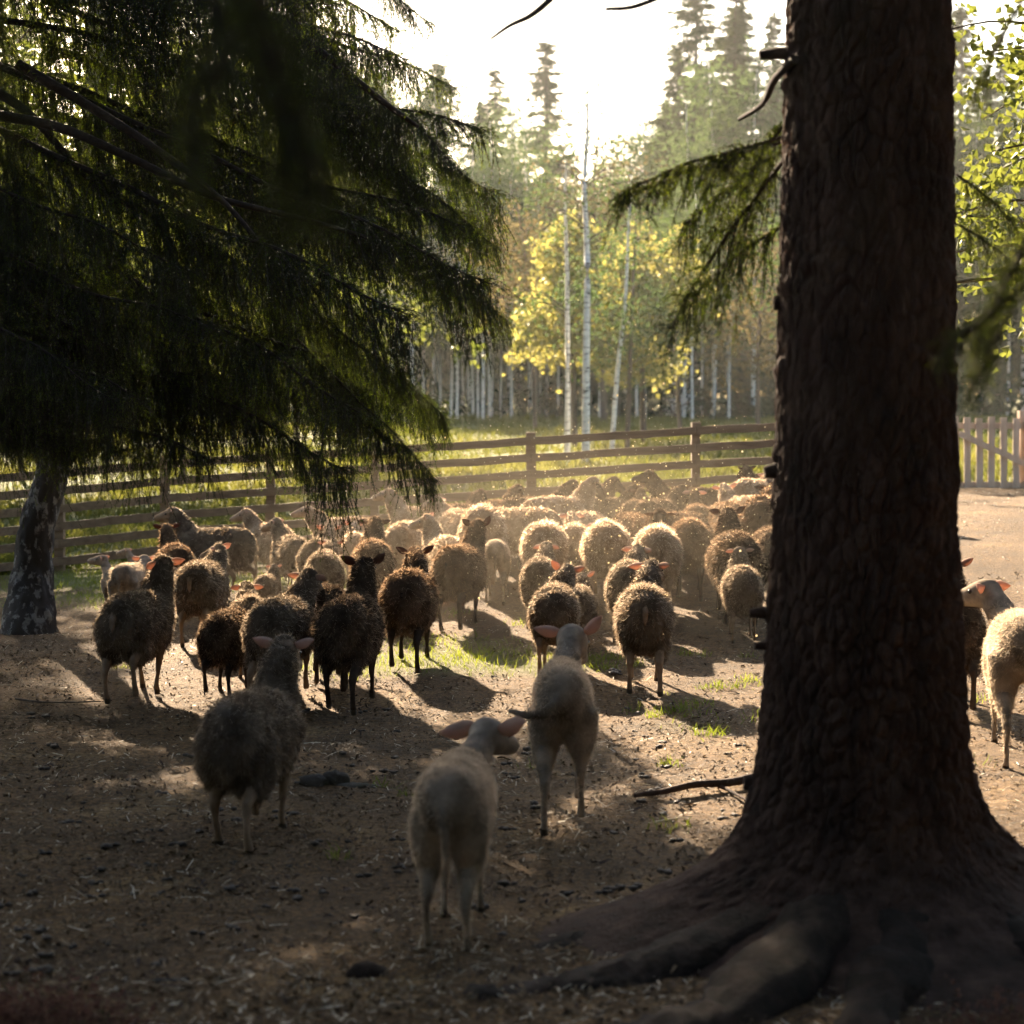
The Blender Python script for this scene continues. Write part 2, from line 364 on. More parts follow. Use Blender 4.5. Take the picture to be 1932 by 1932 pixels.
# ------------------------------------------------------------------ spruce boughs (meshes shared by the limbs that use them)
def bough_mesh(seed, slope, L=3.6, hang=.80, dens=2.0, step=.0095, nl=.020, nw=.0045, side_l=.75, name='branch'):
    rng = np.random.default_rng(seed); s = R(slope)
    def main(t):
        t = np.asarray(t, float)
        x = L * t * math.cos(s); z = -L * t * math.sin(s) - .10 * L * t * (1 - t) * -1.0 + .03 * L * np.sin(t * 5 + seed) * t + .008 * L * np.sin(t * 19 + seed * 2) * t
        y = .06 * L * np.sin(t * 3.1 + seed * 1.7) * t
        return np.stack([x, y, z], -1)
    parts = []; tm = np.linspace(0, 1, 26); addtube(parts, main(tm), .022 * L / 3.6 * (1 - tm) ** .8 + .004, 6, mat=0)
    # side branchlets
    ns = int(46 * dens * L / 3.6); t0 = np.sort(rng.uniform(.10, .99, ns)); sg = np.where(rng.random(ns) < .5, -1, 1)
    ls = side_l * (.18 + .9 * (1 - t0) ** .6 * np.minimum(1, t0 * 4)) * rng.uniform(.55, 1.1, ns)
    K = 7; u = np.linspace(0, 1, K); ang = R(52) + rng.normal(0, .2, ns); sl_ = np.tan(np.minimum(s + rng.uniform(.15, .6, ns), 1.25))
    base = main(t0)
    SB = np.zeros((ns, K, 3))
    SB[:, :, 0] = base[:, None, 0] + ls[:, None] * u * np.cos(ang)[:, None]
    SB[:, :, 1] = base[:, None, 1] + ls[:, None] * u * (sg * np.sin(ang))[:, None]
    SB[:, :, 2] = base[:, None, 2] - ls[:, None] * (u * sl_[:, None] * .5 + u ** 2 * .3)
    V, F = strips(SB, .007 * (1 - .6 * u)[None] * np.ones((ns, 1)), rng=rng); parts.append((V, F, 0))
    # pendants: roots on the main limb and on the branchlets
    nm = int(75 * dens * L / 3.6); tmn = rng.uniform(.06, 1.0, nm); roots = [main(tmn)]; lens = [hang * rng.uniform(.25, 1, nm) * (.35 + .65 * np.sin(np.pi * np.clip(tmn * .9 + .1, 0, 1)))]
    for k in range(ns):
        c = max(2, int(ls[k] / .055 * dens)); q = rng.uniform(.08, 1, c); ix = q * (K - 1); i0 = np.minimum(ix.astype(int), K - 2); fr = (ix - i0)[:, None]
        roots.append(SB[k, i0] * (1 - fr) + SB[k, i0 + 1] * fr); lens.append(hang * rng.uniform(.2, 1, c) ** 1.3 * (1 - .35 * q) * (.4 + .6 * (1 - t0[k]) ** .4))
    base_n = len(np.concatenate(roots))
    RT = np.concatenate(roots); LN = np.concatenate(lens); n = len(RT); cl_ = fbm(RT * np.array([1, 1, 0]) + seed * 9.0, 3.2, 2, seed); LN = LN * np.clip(.75 + 1.3 * cl_, .25, 1.7); kp_ = rng.random(n) < np.clip(.85 + 1.2 * cl_, .3, 1); RT, LN = RT[kp_], LN[kp_]; n = len(RT)
    v = np.linspace(0, 1, K); tl = rng.normal(0, .16, (n, 2)); tl[:, 0] += .10; cv = rng.normal(0, .10, (n, 2))
    PD = np.zeros((n, K, 3))
    for a in (0, 1): PD[:, :, a] = RT[:, None, a] + LN[:, None] * (v * tl[:, None, a] + v ** 2 * cv[:, None, a] + .02 * np.sin(v * 7 + tl[:, None, a] * 40))
    PD[:, :, 2] = RT[:, None, 2] - LN[:, None] * v
    V, F = strips(PD, .0045 * (1 - .5 * v)[None] * np.ones((n, 1)), rng=rng); parts.append((V, F, 0))
    # short side shoots that clothe the limb itself
    nc_ = int(260 * dens * L / 3.6); tc_ = rng.uniform(.05, 1, nc_); rc_ = main(tc_); dc_ = nrm(rng.normal(0, 1, (nc_, 3)) * np.array([.5, 1, .45]) + np.array([.7, 0, -.25])); lc_ = rng.uniform(.06, .26, nc_) * min(1, L / 2.2 + .2)
    CV = rc_[:, None] + dc_[:, None] * (lc_[:, None] * v)[..., None]; CV[:, :, 2] -= (lc_[:, None] * v ** 2 * .55)
    V, F = strips(CV, .004 * (1 - .5 * v)[None] * np.ones((nc_, 1)), rng=rng); parts.append((V, F, 0))
    # needles
    def needles(C, LEN, stp):
        cnt = np.maximum(3, (LEN / stp).astype(int)); idx = np.repeat(np.arange(len(C)), cnt * 2); q = rng.uniform(.03, 1.0, len(idx))
        ix = q * (K - 1); i0 = np.minimum(ix.astype(int), K - 2); fr = (ix - i0)[:, None]
        b = C[idx, i0] * (1 - fr) + C[idx, i0 + 1] * fr; T = nrm(C[idx, i0 + 1] - C[idx, i0])
        d = nrm(T * .75 + nrm(rng.normal(size=b.shape)) * .8); tip = (1 - q) * LEN[idx] < .045
        ll = nl * rng.uniform(.7, 1.25, len(b))
        return b, d, ll, tip
    for C, LEN in ((SB, ls), (PD, LN), (CV, lc_)):
        b, d, ll, tip = needles(C, LEN, step)
        V, F = tris(b, d, ll, np.full(len(b), nw), rng); newg = tip & (rng.random(len(tip)) < (.8 if L > 2 else .18))
        parts.append((V, F, np.where(newg, 2, 1)))
    return build(name, parts, [M['spruce_wood'], M['needle'], M['needle_tip']], smooth=False, link=False)
BOUGH = {}
for sl0, sd0 in ((4, 1), (16, 2), (28, 3), (38, 4), (48, 5), (30, 6)): BOUGH[(sl0, sd0)] = bough_mesh(sd0, sl0)
def place_bough(parent, a, b, name='branch', roll=0, meshes=None, pick=None, L0=3.6):
    """limb from a to b (world): nearest slope template, turned about Z and scaled"""
    a = np.array(a, float); b = np.array(b, float); d = b - a; L = np.linalg.norm(d); sl_ = math.degrees(math.asin(-d[2] / L))
    keys = sorted(BOUGH, key=lambda k: (abs(k[0] - sl_), k[1])); k = keys[0] if pick is None else keys[pick]
    o = obj(name, BOUGH[k], parent, tuple(a - np.array(parent.location)))
    corr = R(sl_ - k[0]); jr = random.Random(int(abs(a[0] * 971 + b[2] * 577 + b[0] * 131) * 10))
    o.rotation_euler = (Matrix.Rotation(math.atan2(d[1], d[0]) + R(jr.uniform(-14, 14)), 3, 'Z') @ Matrix.Rotation(corr + R(jr.uniform(-5, 3)), 3, 'Y') @ Matrix.Rotation(R(jr.uniform(-14, 14)), 3, 'X')).to_euler()
    s = L / L0; o.scale = (s, s * (1 if roll == 0 else -1), s if s > .55 else s ** .8)
    return o

def bark_trunk(name, parent, H, r_of, lobes, m, nth=220, fine_to=3.6, dz=.014, amp=.016, lean=(0, 0), seed=0, z0=-.15, plates=(14, 5)):
    zs = list(np.arange(z0, fine_to, dz)); z = zs[-1]; st = dz
    while z < H: st *= 1.25; z += min(st, .6); zs.append(min(z, H))
    zs = np.array(zs); th = np.arange(nth) / nth * 2 * np.pi; Z, T = np.meshgrid(zs, th, indexing='ij')
    r = r_of(np.maximum(Z, 0))
    for (a0, A, h, kk) in lobes: r = r + A * np.exp(-np.maximum(Z, -.1) / h) * np.maximum(0, np.cos(T - a0)) ** kk
    P = np.stack([r * np.cos(T), r * np.sin(T), Z], -1).reshape(-1, 3)
    n0 = np.stack([np.cos(T), np.sin(T), 0 * T], -1).reshape(-1, 3)
    q = P + np.stack([fbm(P, 6, 2, 3), fbm(P, 6, 2, 4), fbm(P, 6, 2, 5)], 1) * .03
    f1, f2 = worley(q * np.array([plates[0], plates[0], plates[1]]), seed + 5)
    g1, g2 = worley(q * np.array([plates[0], plates[0], plates[1]]) * 2.3, seed + 9)
    d = amp * (sstep(.02, .22, f2 - f1) - .6) + amp * .5 * sstep(.02, .25, g2 - g1) - amp * .5 * f1 + fbm(P, 5, 3, seed) * amp * .7 + fbm(P, 45, 2, seed + 3) * amp * .3
    d = d * (1 + .75 * fbm(P * np.array([1, 1, .5]), 2.2, 2, 41)) + .010 * sstep(.15, .5, fbm(P, 9, 2, 43))
    P = P + n0 * d[:, None]
    P[:, 0] += lean[0] * P[:, 2]; P[:, 1] += lean[1] * P[:, 2]
    a = (np.arange(len(zs) - 1)[:, None] * nth + np.arange(nth)[None]).ravel(); b = (np.arange(len(zs) - 1)[:, None] * nth + (np.arange(nth)[None] + 1) % nth).ravel()
    F = np.stack([a, b, b + nth, a + nth], 1)
    return build(name, [(P, F, 0)], [m], smooth=True, parent=parent)

# ------------------------------------------------------------------ the big spruce in front
BX, BY = (1632 - 966) / FPX * 7.15, 7.15
big = empty('spruce_tree', (BX, BY, 0)); tag(big, 'huge dark spruce with flared rough trunk standing closest to the viewer', 'tree')
zz = [0, .1, .2, .3, .5, .8, 1.3, 1.9, 3.2, 8, 15, 20]; rr = [.52, .45, .395, .365, .345, .328, .303, .292, .262, .19, .10, .03]
bark_trunk('trunk', big, 19.5, lambda z: np.interp(z, zz, rr), [(R(198), .62, .14, 8), (R(235), .4, .12, 7), (R(275), .45, .12, 6), (R(318), .45, .12, 6), (R(5), .7, .14, 7), (R(100), .2, .15, 5), (R(255), .03, 2.2, 12), (R(292), .025, 2.5, 10)],
           M['bark'], 380, 3.5, .0105, .013, plates=(23, 12))
def root(pts, r0, r1, parent, seed=0):
    rng = np.random.default_rng(seed); P = sm(np.array(pts, float), 10); n = len(P); t = np.linspace(0, 1, n)
    P[:, 2] += rng.normal(0, .004, n) - .032 * np.minimum(1, t * 4)
    rad = (r0 + (r1 - r0) * t ** .7) * (1 + .10 * np.sin(t * 23 + seed)); out = []
    for V, F in tube(P, rad, 22, rx=rad * 1.5): out.append([V, F])
    V = out[0][0]; C = P.repeat(22, 0); nn = nrm(V[:len(C)] - C); q = V[:len(C)]
    f1, f2 = worley(q * 18 + seed, 4); dd = .016 * (sstep(.02, .3, f2 - f1) - .5) + fbm(q, 7, 3, seed) * .02 + fbm(q, 30, 2, seed) * .008
    V = V.copy(); V[:len(C)] += nn * dd[:, None]
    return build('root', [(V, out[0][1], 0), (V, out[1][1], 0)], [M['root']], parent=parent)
B0 = np.array([BX, BY, 0])
def gp3(X, Y, up=0): p = gnd(X, Y); p[2] += up; return p - B0
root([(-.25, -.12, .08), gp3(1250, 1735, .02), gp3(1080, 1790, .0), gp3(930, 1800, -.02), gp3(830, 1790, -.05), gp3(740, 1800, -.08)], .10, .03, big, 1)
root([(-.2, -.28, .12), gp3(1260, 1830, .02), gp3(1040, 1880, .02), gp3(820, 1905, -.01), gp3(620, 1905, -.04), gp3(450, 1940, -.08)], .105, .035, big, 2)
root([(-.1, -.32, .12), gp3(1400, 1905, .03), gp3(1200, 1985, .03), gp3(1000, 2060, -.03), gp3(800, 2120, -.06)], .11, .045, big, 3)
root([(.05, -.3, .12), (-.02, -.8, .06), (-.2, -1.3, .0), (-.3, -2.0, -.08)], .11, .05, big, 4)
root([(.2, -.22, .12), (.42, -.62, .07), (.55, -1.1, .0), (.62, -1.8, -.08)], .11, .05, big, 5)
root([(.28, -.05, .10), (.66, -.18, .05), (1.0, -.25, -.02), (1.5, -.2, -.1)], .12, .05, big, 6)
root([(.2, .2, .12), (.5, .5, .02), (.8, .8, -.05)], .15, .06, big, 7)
# knob on the old root
kp = gnd(695, 1850); kn = []
P = sm(np.array([kp + [-.02, .05, -.03], kp + [.0, .0, .018], kp + [.035, -.05, -.01]]) - B0, 5); addtube(kn, P, .018 + .012 * np.sin(np.linspace(0, np.pi, len(P))), 12, rx=.04 + .02 * np.sin(np.linspace(0, np.pi, len(P)))); kn = [(v_ + (fbm(v_, 14, 3, 2) * .03)[:, None] * nrm(v_ - P.mean(0)), f_, 0) for v_, f_, _ in kn]
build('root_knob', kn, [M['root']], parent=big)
# knots and dead stubs down the left side of the trunk
def stub(X, Y, dx, dy, r, seed=0):
    a = px(X + 26, Y, BY) - B0; b = px(X + dx, Y + dy, BY) - B0; p = []
    addtube(p, sm(np.array([a + [.04, 0, 0], (a + b) / 2, b]), 3), np.linspace(r * 1.5, r * .8, 7), 8); build('dead_stub', p, [M['bark']], parent=big)
for k, (X, Y, dx, dy, r) in enumerate([(1478, 98, -46, 6, .018), (1488, 450, -12, -6, .03), (1478, 570, -18, 2, .028), (1462, 885, -20, 6, .024), (1436, 1155, -22, 2, .017), (1440, 1215, -16, 4, .015), (1470, 700, -10, 8, .03), (1425, 1480, -22, -4, .03)]): stub(X, Y, dx, dy, r)
# limbs of the big spruce seen left of the trunk
def limb(parent, pts, r0, r1, name='limb', m='spruce_wood'):
    p = []; Q = sm(np.array(pts, float), 6); addtube(p, Q - np.array(parent.location), np.linspace(r0, r1, len(Q)), 7); return build(name, p, [M[m]], parent=parent)
limb(big, [px(1500, 112, 7.0), px(1462, 150, 7.2), px(1440, 195, 7.4), px(1395, 225, 7.7)], .016, .008)
limb(big, [px(1060, -30, 6.3), px(1035, 2, 6.2), px(1000, 30, 6.1), px(962, 48, 6.05), px(926, 73, 6.0)], .014, .006, 'bare_limb')
limb(big, [px(1290, -30, 6.3), px(1240, -4, 6.2), px(1190, 14, 6.1), px(1144, 17, 6.0)], .011, .007, 'bare_limb')
BOUGH_S = {}
def small_bough(seed, slope, L, hang, dens, **k): return bough_mesh(seed, slope, L, hang, dens, **k)
def put(parent, me, a, az, name='branch', s=1.0, mirror=False, tilt=0):
    o = obj(name, me, parent, tuple(np.array(a) - np.array(parent.location))); o.rotation_euler = (Matrix.Rotation(R(az), 3, 'Z') @ Matrix.Rotation(R(tilt), 3, 'Y')).to_euler(); o.scale = (s, -s if mirror else s, s); return o
bm1 = small_bough(11, 20, .62, .17, 1.8, step=.005, side_l=.30, nw=.0028)
bm2 = small_bough(12, 55, .7, .30, 1.7, step=.005, side_l=.28, nw=.0028)
bm3 = small_bough(13, 35, .5, .35, 1.9, step=.005, side_l=.22, nw=.0028)
put(big, bm1, px(1480, 258, 7.5), 186, s=1.0)
put(big, bm1, px(1495, 262, 7.6), 176, s=1.05, mirror=True)
put(big, bm2, px(1480, 300, 7.6), 190, s=1.0)
put(big, bm3, px(1500, 270, 7.9), 175, s=1.0)
put(big, bm3, px(1490, 420, 8.1), 172, s=.95, mirror=True)
put(big, bm2, px(1500, 210, 8.3), 165, s=.9)
put(big, bm3, px(1800, 420, 8.0), -10, s=.62); put(big, bm3, px(1805, 330, 8.6), 10, s=.6, mirror=True)
# near boughs hanging into the top left and right of the view, far out of focus
nb = small_bough(21, 60, .30, .12, 1.7, step=.005, side_l=.12, nw=.0016)
for (X, Y, D, az, s_, t) in ((330, -120, 2.5, -8, 1.0, 0), (420, -60, 2.35, 10, .9, 5), (560, -140, 2.6, 200, .9, 0), (480, -20, 2.3, 60, .8, 10), (400, 60, 2.5, 250, .7, 10), (20, -60, 2.4, 200, .7, 0), (-20, 0, 2.4, 100, .6, 0),
                              (1960, 420, 4.2, 200, 1.0, 0), (1980, 500, 4.0, 170, .8, -20), (1925, 560, 4.1, 190, .7, 0), (1990, 380, 4.4, 190, 1.1, 0), (1930, 0, 5.0, 200, .9, 0)):
    put(big, nb, px(X, Y, D), az, 'near_branch', s_, tilt=t)
# crown above the picture
rng = np.random.default_rng(5)
for k in range(80):
    z = 5.4 + 12.5 * (k / 80) ** 1.1; a = k * 2.4; Lb = 4.2 * (1 - (z - 3.5) / 18) + .5
    s0 = np.array([BX, BY, z]); d = np.array([math.cos(a), math.sin(a), -.32])
    if s0[2] + d[2] * Lb < 3.9 and d[1] > -.2: continue
    place_bough(big, s0, s0 + d * Lb, roll=k % 2)

# ------------------------------------------------------------------ weeping spruce on the left
SX, SY = -5.2, 13.2
ws = empty('spruce_tree', (SX, SY, 0)); tag(ws, 'drooping old spruce whose hanging boughs cover the upper left', 'tree')
bark_trunk('trunk', ws, 17, lambda z: np.interp(z, [0, .3, 1, 4, 12, 17], [.42, .33, .28, .23, .1, .02]), [(R(300), .2, .15, 6), (R(20), .2, .15, 6), (R(200), .2, .15, 6)], M['bark'], 60, 1, .08, .02)
def wb(X0, Y0, D0, X1, Y1, D1, **k):
    place_bough(ws, px(X0, Y0, D0), px(X1, Y1, D1), **k)
WB = [ # right silhouette, top to bottom
    (-250, -420, 13.2, 790, 20, 13.6), (-200, -250, 13.4, 830, 115, 13.0), (0, -150, 13.8, 860, 190, 13.8), (-60, 30, 13.3, 905, 265, 12.8),
    (80, 0, 14.0, 935, 345, 13.4), (-100, 100, 13.4, 880, 390, 12.6), (100, 90, 14.4, 900, 450, 13.9), (-20, 120, 12.9, 955, 545, 12.9),
    (60, 200, 13.9, 860, 610, 13.6), (-150, 190, 13.0, 830, 690, 12.4), (150, 330, 14.5, 790, 740, 13.9), (-100, 330, 13.2, 815, 835, 12.8),
    (100, 480, 14.0, 760, 850, 13.5), (-150, 480, 12.8, 700, 900, 12.2), (200, 560, 14.4, 720, 880, 13.0),
    # masses on the left
    (-350, 200, 12.6, 380, 560, 11.8), (-300, 350, 13.0, 480, 700, 11.9), (-350, 480, 12.8, 330, 780, 11.6),
    (-300, 560, 13.0, 560, 830, 12.2), (-300, 640, 13.4, 300, 860, 12.4), (-350, 250, 13.6, 160, 620, 13.0), (-350, 400, 12.2, 200, 760, 11.2),
    (-300, 100, 14.2, 240, 480, 14.4), (-200, 620, 14.2, 460, 800, 13.9), (-200, 730, 12.6, 190, 850, 11.8), (-300, 690, 14.2, 140, 840, 14.0),
    (-200, -300, 13.8, 560, -40, 14.3), (300, 380, 14.6, 690, 800, 14.3), 
    (-250, 300, 14.0, 560, 640, 14.3), (420, -160, 14.0, 800, 330, 14.2), (-300, 760, 13.0, 80, 800, 12.0),
    (-330, 600, 12.6, 420, 850, 11.8), (-200, 420, 13.6, 640, 850, 13.2), (100, 500, 14.4, 560, 860, 14.0), (450, 60, 14.2, 880, 330, 13.8), (500, 60, 13.4, 915, 300, 13.0), (520, 200, 13.8, 930, 430, 13.4), (560, 330, 13.2, 945, 560, 13.0), (500, 520, 13.2, 815, 760, 12.9), (560, 640, 13.6, 815, 850, 13.2), (250, -300, 13.0, 800, 60, 13.2), (380, 250, 14.6, 850, 560, 14.2), (420, 380, 13.8, 800, 680, 13.4)]
for k, t in enumerate(WB): wb(*t, roll=k % 2)
for (A) in ([(34, 122, 12.6), (150, 190, 12.5), (260, 258, 12.4), (360, 330, 12.3), (440, 400, 12.25), (520, 500, 12.2)],
            [(-20, 215, 12.7), (110, 240, 12.6), (250, 300, 12.5), (400, 370, 12.4), (560, 410, 12.4), (700, 450, 12.4)],
            [(530, 50, 12.9), (620, 110, 12.8), (720, 190, 12.8), (790, 240, 12.8)],
            [(-20, 165, 12.9), (60, 220, 12.8), (160, 330, 12.8), (260, 400, 12.8)]):
    limb(ws, [px(*q) for q in A], .034, .012)
rng = np.random.default_rng(6)
for k in range(60):
    z = 4.6 + 11 * (k / 60) ** 1.1; a = k * 2.4 + 1; Lb = 4.0 * (1 - (z - 4) / 14) + .5
    s0 = np.array([SX, SY, z]); place_bough(ws, s0, s0 + np.array([math.cos(a), math.sin(a), -.3]) * Lb, roll=k % 2)

# ------------------------------------------------------------------ broadleaf trees
def leaf_tree(rng, H, r0, z0, cr, nl, nleaf, lsz, mat_leaf, droop=.3, trunk_pts=None, spread=.22, up=.6, twiggy=True, prof=None, lw=.8):
    """returns (trunk parts, crown parts) in local space"""
    tp, cp = [], []
    T = np.array(trunk_pts if trunk_pts is not None else [(0, 0, -.1)] + [(rng.normal(0, .012) * H * f, rng.normal(0, .012) * H * f, H * f) for f in (.25, .5, .75, 1)], float)
    T = sm(T, 6); t = np.linspace(0, 1, len(T)); addtube(tp, T, r0 * (1 - t) ** .75 + .006, 9, mat=0)
    at = lambda z: np.array([np.interp(z, T[:, 2], T[:, 0]), np.interp(z, T[:, 2], T[:, 1]), z])
    segs = []; wts = []
    for k in range(nl):
        f = rng.uniform(0, 1); z = z0 + (H - z0) * f; a = rng.uniform(0, 2 * math.pi)
        Lk = cr * (prof(f) if prof else (1 - f) ** .6 + .15) * rng.uniform(.5, 1.1); b = at(z * .97)
        d = np.array([math.cos(a), math.sin(a), up]); P = [b + d * Lk * q * np.array([1, 1, 1 - .6 * q]) + np.array([0, 0, -droop * Lk * q * q]) + rng.normal(0, .03, 3) * Lk * q for q in (0, .33, .66, 1)]
        P = sm(np.array(P), 3); addtube(cp, P, np.linspace(max(.004, r0 * .28 * (1 - f * .6)), .004, len(P)), 4, mat=0); segs.append(P); wts.append(Lk)
    wts = np.array(wts) / sum(wts); pick = rng.choice(nl, nleaf, p=wts); q = rng.uniform(.25, 1.05, nleaf) * 9
    SG = np.stack([s for s in segs]); i0 = np.minimum(q.astype(int), 8); c = SG[pick, i0] + (SG[pick, i0 + 1] - SG[pick, i0]) * (q - i0)[:, None]
    # leaf bunches: leaves gather round a limited number of twig ends
    nb_ = max(20, nleaf // 22); bc = c[rng.integers(0, nleaf, nb_)] + rng.normal(0, spread, (nb_, 3)) * np.array([1, 1, .8]); bi = rng.integers(0, nb_, nleaf)
    mixf = rng.random(nleaf)[:, None]
    p = np.where(mixf < .75, bc[bi] + rng.normal(0, spread * .42, (nleaf, 3)), c + rng.normal(0, spread, (nleaf, 3)))
    p[:, 2] -= np.abs(rng.normal(0, droop * .3, nleaf))
    d = nrm(rng.normal(size=(nleaf, 3)) * np.array([1, 1, .7]) + np.array([0, 0, -.5])); ll = lsz * rng.uniform(.7, 1.3, nleaf)
    V, F = kites(p, d, ll, ll * lw, rng); cp.append((V, F, 1))
    return tp, cp
def plant(name, loc, tp, cp, mt, ml, label, group=None, cat='tree', twig='twig', rz=0):
    o = empty(name, loc, rz); tag(o, label, cat, group)
    build('trunk', tp, [mt], parent=o); build('crown', cp, [M[twig], ml], smooth=False, parent=o); return o
def copy_tree(o, loc, rz=0, s=(1, 1, 1), label=None, group=None):
    c = o.copy(); col.objects.link(c); c.location = loc; c.rotation_euler = (0, 0, rz); c.scale = s
    if label: c['label'] = label
    if group: c['group'] = group
    for ch in o.children:
        d = ch.copy(); col.objects.link(d); d.parent = c
    return c
def tz(x, y): return float(terr(x, y)) - .05

# old leaning birch under the boughs on the left
rng = np.random.default_rng(31)
b0 = gnd(52, 1188); ob = empty('birch_tree', tuple(b0)); tag(ob, 'old birch with dark furrowed base leaning right beneath the spruce boughs', 'tree')
lean_pts = [b0 * 0 + (0, 0, -.15)] + [px(X, Y, D) - b0 for X, Y, D in ((60, 1090, 15.85), (72, 985, 15.9), (100, 880, 15.95), (130, 600, 16.0), (160, 400, 16.0), (182, 200, 16.0), (190, 0, 16.0), (215, -400, 16.1), (250, -1000, 16.2))]
T = sm(np.array(lean_pts), 14); tt = T[:, 2]; rad = np.interp(tt, [-.15, .0, .12, .3, .6, 1.1, 2.6, 4, 8], [.24, .205, .18, .155, .135, .118, .105, .095, .05])
nth = 48; tb = tube(T, rad, nth); V = tb[0][0].copy(); C = T.repeat(nth, 0); nn = nrm(V[:len(C)] - C)
f1, f2 = worley(V[:len(C)] * np.array([13, 13, 4]), 3); V[:len(C)] += nn * (((np.clip((f2 - f1) * 3, 0, 1) - .5) * .03 * np.exp(-np.maximum(C[:, 2], 0) / 1.1))[:, None])
build('trunk', [(V, tb[0][1], 0)], [M['birch_old']], parent=ob)
tp, cp = leaf_tree(rng, 7.5, .10, 2.9, 1.7, 50, 9500, .055, None, .5, trunk_pts=lean_pts, spread=.22, up=.3)
build('crown', cp, [M['twig'], M['leaf_green']], smooth=False, parent=ob)
# leafy bird cherry behind the boughs
for (X, D, H, seed, lab) in ((345, 36, 8.6, 41, 'leafy bright green tree glimpsed through the hanging spruce boughs'), (40, 37, 8.8, 42, 'leafy green tree at the left edge behind the leaning birch'), (560, 39, 8.8, 43, 'green leafy tree beyond the fence behind the lowest boughs')):
    rng = np.random.default_rng(seed); x = (X - 966) / FPX * D
    tp, cp = leaf_tree(rng, H, .05, 2.0, 2.6, 70, 9000, .13, None, .3, spread=.35)
    plant('bird_cherry_tree', (x, D, tz(x, D)), tp, cp, M['twig'], M['leaf_green'], lab)
# leafy branches at the top right
rng = np.random.default_rng(44); x = (2070 - 966) / FPX * 11.5
tp, cp = leaf_tree(rng, 5.2, .045, 2.3, 1.3, 60, 6500, .055, None, .2, spread=.2)
plant('rowan_tree', (x, 11.5, tz(x, 11.5)), tp, cp, M['twig'], M['leaf_green'], 'young tree with backlit lime green leaves at the top right edge')

# ---- meadow edge: slim birches and the bright yellow-green aspen (around 33-40 m)
def slim(Xb, Yb, D, pts, r0, crownspec, label, name='birch_tree', mt='birch', ml='leaf_birch', seed=0, group=None):
    rng = np.random.default_rng(seed); base = px(Xb, Yb, D); base[2] = tz(base[0], D)
    P = [(0, 0, -.1)] + [tuple(px(X, Y, D) - base) for X, Y in pts]; H = P[-1][2]
    z0, cr, nl, nf, ls, sp, up, dr = crownspec
    tp, cp = leaf_tree(rng, H, r0, z0, cr, nl, nf, ls, None, dr, trunk_pts=P, spread=sp, up=up)
    return plant(name, tuple(base), tp, cp, M[mt], M[ml], label, group)
slim(1105, 868, 35, [(1106, 700), (1108, 500), (1103, 350), (1108, 250), (1109, 140)], .064, (3.6, 1.1, 26, 700, .06, .3, .9, .1), 'slender white birch with bare top standing alone beyond the fence', seed=51)
slim(1070, 868, 35.5, [(1071, 700), (1070, 520), (1066, 380), (1068, 300)], .048, (2.6, 1.0, 26, 900, .06, .3, .9, .1), 'thinner white birch just left of the tallest slender birch', seed=52)
slim(1152, 855, 38, [(1165, 700), (1180, 560), (1186, 420), (1192, 330)], .042, (2.0, 1.2, 26, 1500, .07, .3, .7, .1), 'thin pale birch leaning right through the yellow foliage', seed=53)
slim(1182, 850, 39, [(1190, 650), (1196, 500), (1200, 400)], .045, (1.6, 1.0, 18, 900, .07, .3, .7, .1), 'thin brown sapling right of the leaning pale birch', mt='twig', seed=54, name='sapling')
slim(1085, 800, 43, [(1080, 650), (1075, 500), (1070, 400)], .06, (1.9, 1.35, 90, 5600, .12, .17, .5, .25), 'bright yellow green aspen in sunlight behind the slender birches', 'aspen_tree', 'twig', 'leaf_yellow', 61)
slim(1215, 800, 44, [(1210, 650), (1205, 520), (1200, 425)], .06, (1.5, 1.3, 80, 4600, .12, .17, .5, .25), 'second yellow green aspen glowing right of the leaning birch', 'aspen_tree', 'twig', 'leaf_yellow', 62)
slim(1285, 800, 45, [(1275, 650), (1275, 520), (1290, 430)], .05, (2.7, .9, 30, 1700, .12, .17, .6, .2), 'small yellow green aspen at the right end of the bright group', 'aspen_tree', 'twig', 'leaf_yellow', 63)
slim(1010, 790, 50, [(1005, 600), (990, 480), (975, 380)], .05, (2.9, 1.1, 50, 2400, .10, .4, .5, .1), 'bronze leaved tree left of the bright yellow aspen', 'aspen_tree', 'twig', 'leaf_bronze', 64)
slim(1140, 785, 58, [(1130, 500), (1120, 380), (1130, 250)], .09, (3.4, 2.3, 80, 4200, .11, .5, .5, .1), 'tall pale bronze tree rising behind the yellow aspens', 'aspen_tree', 'twig', 'leaf_bronze', 65)
slim(1430, 790, 52, [(1430, 650), (1440, 520), (1430, 420)], .06, (1.6, 1.4, 50, 2600, .10, .5, .5, .1), 'pinkish bronze bushy tree showing left of the big trunk', 'aspen_tree', 'twig', 'leaf_bronze', 66)
slim(1470, 815, 33, [(1474, 650), (1478, 500), (1484, 300)], .05, (2.2, .8, 20, 700, .07, .3, .8, .1), 'slim white birch half hidden by the left edge of the big trunk', seed=67)

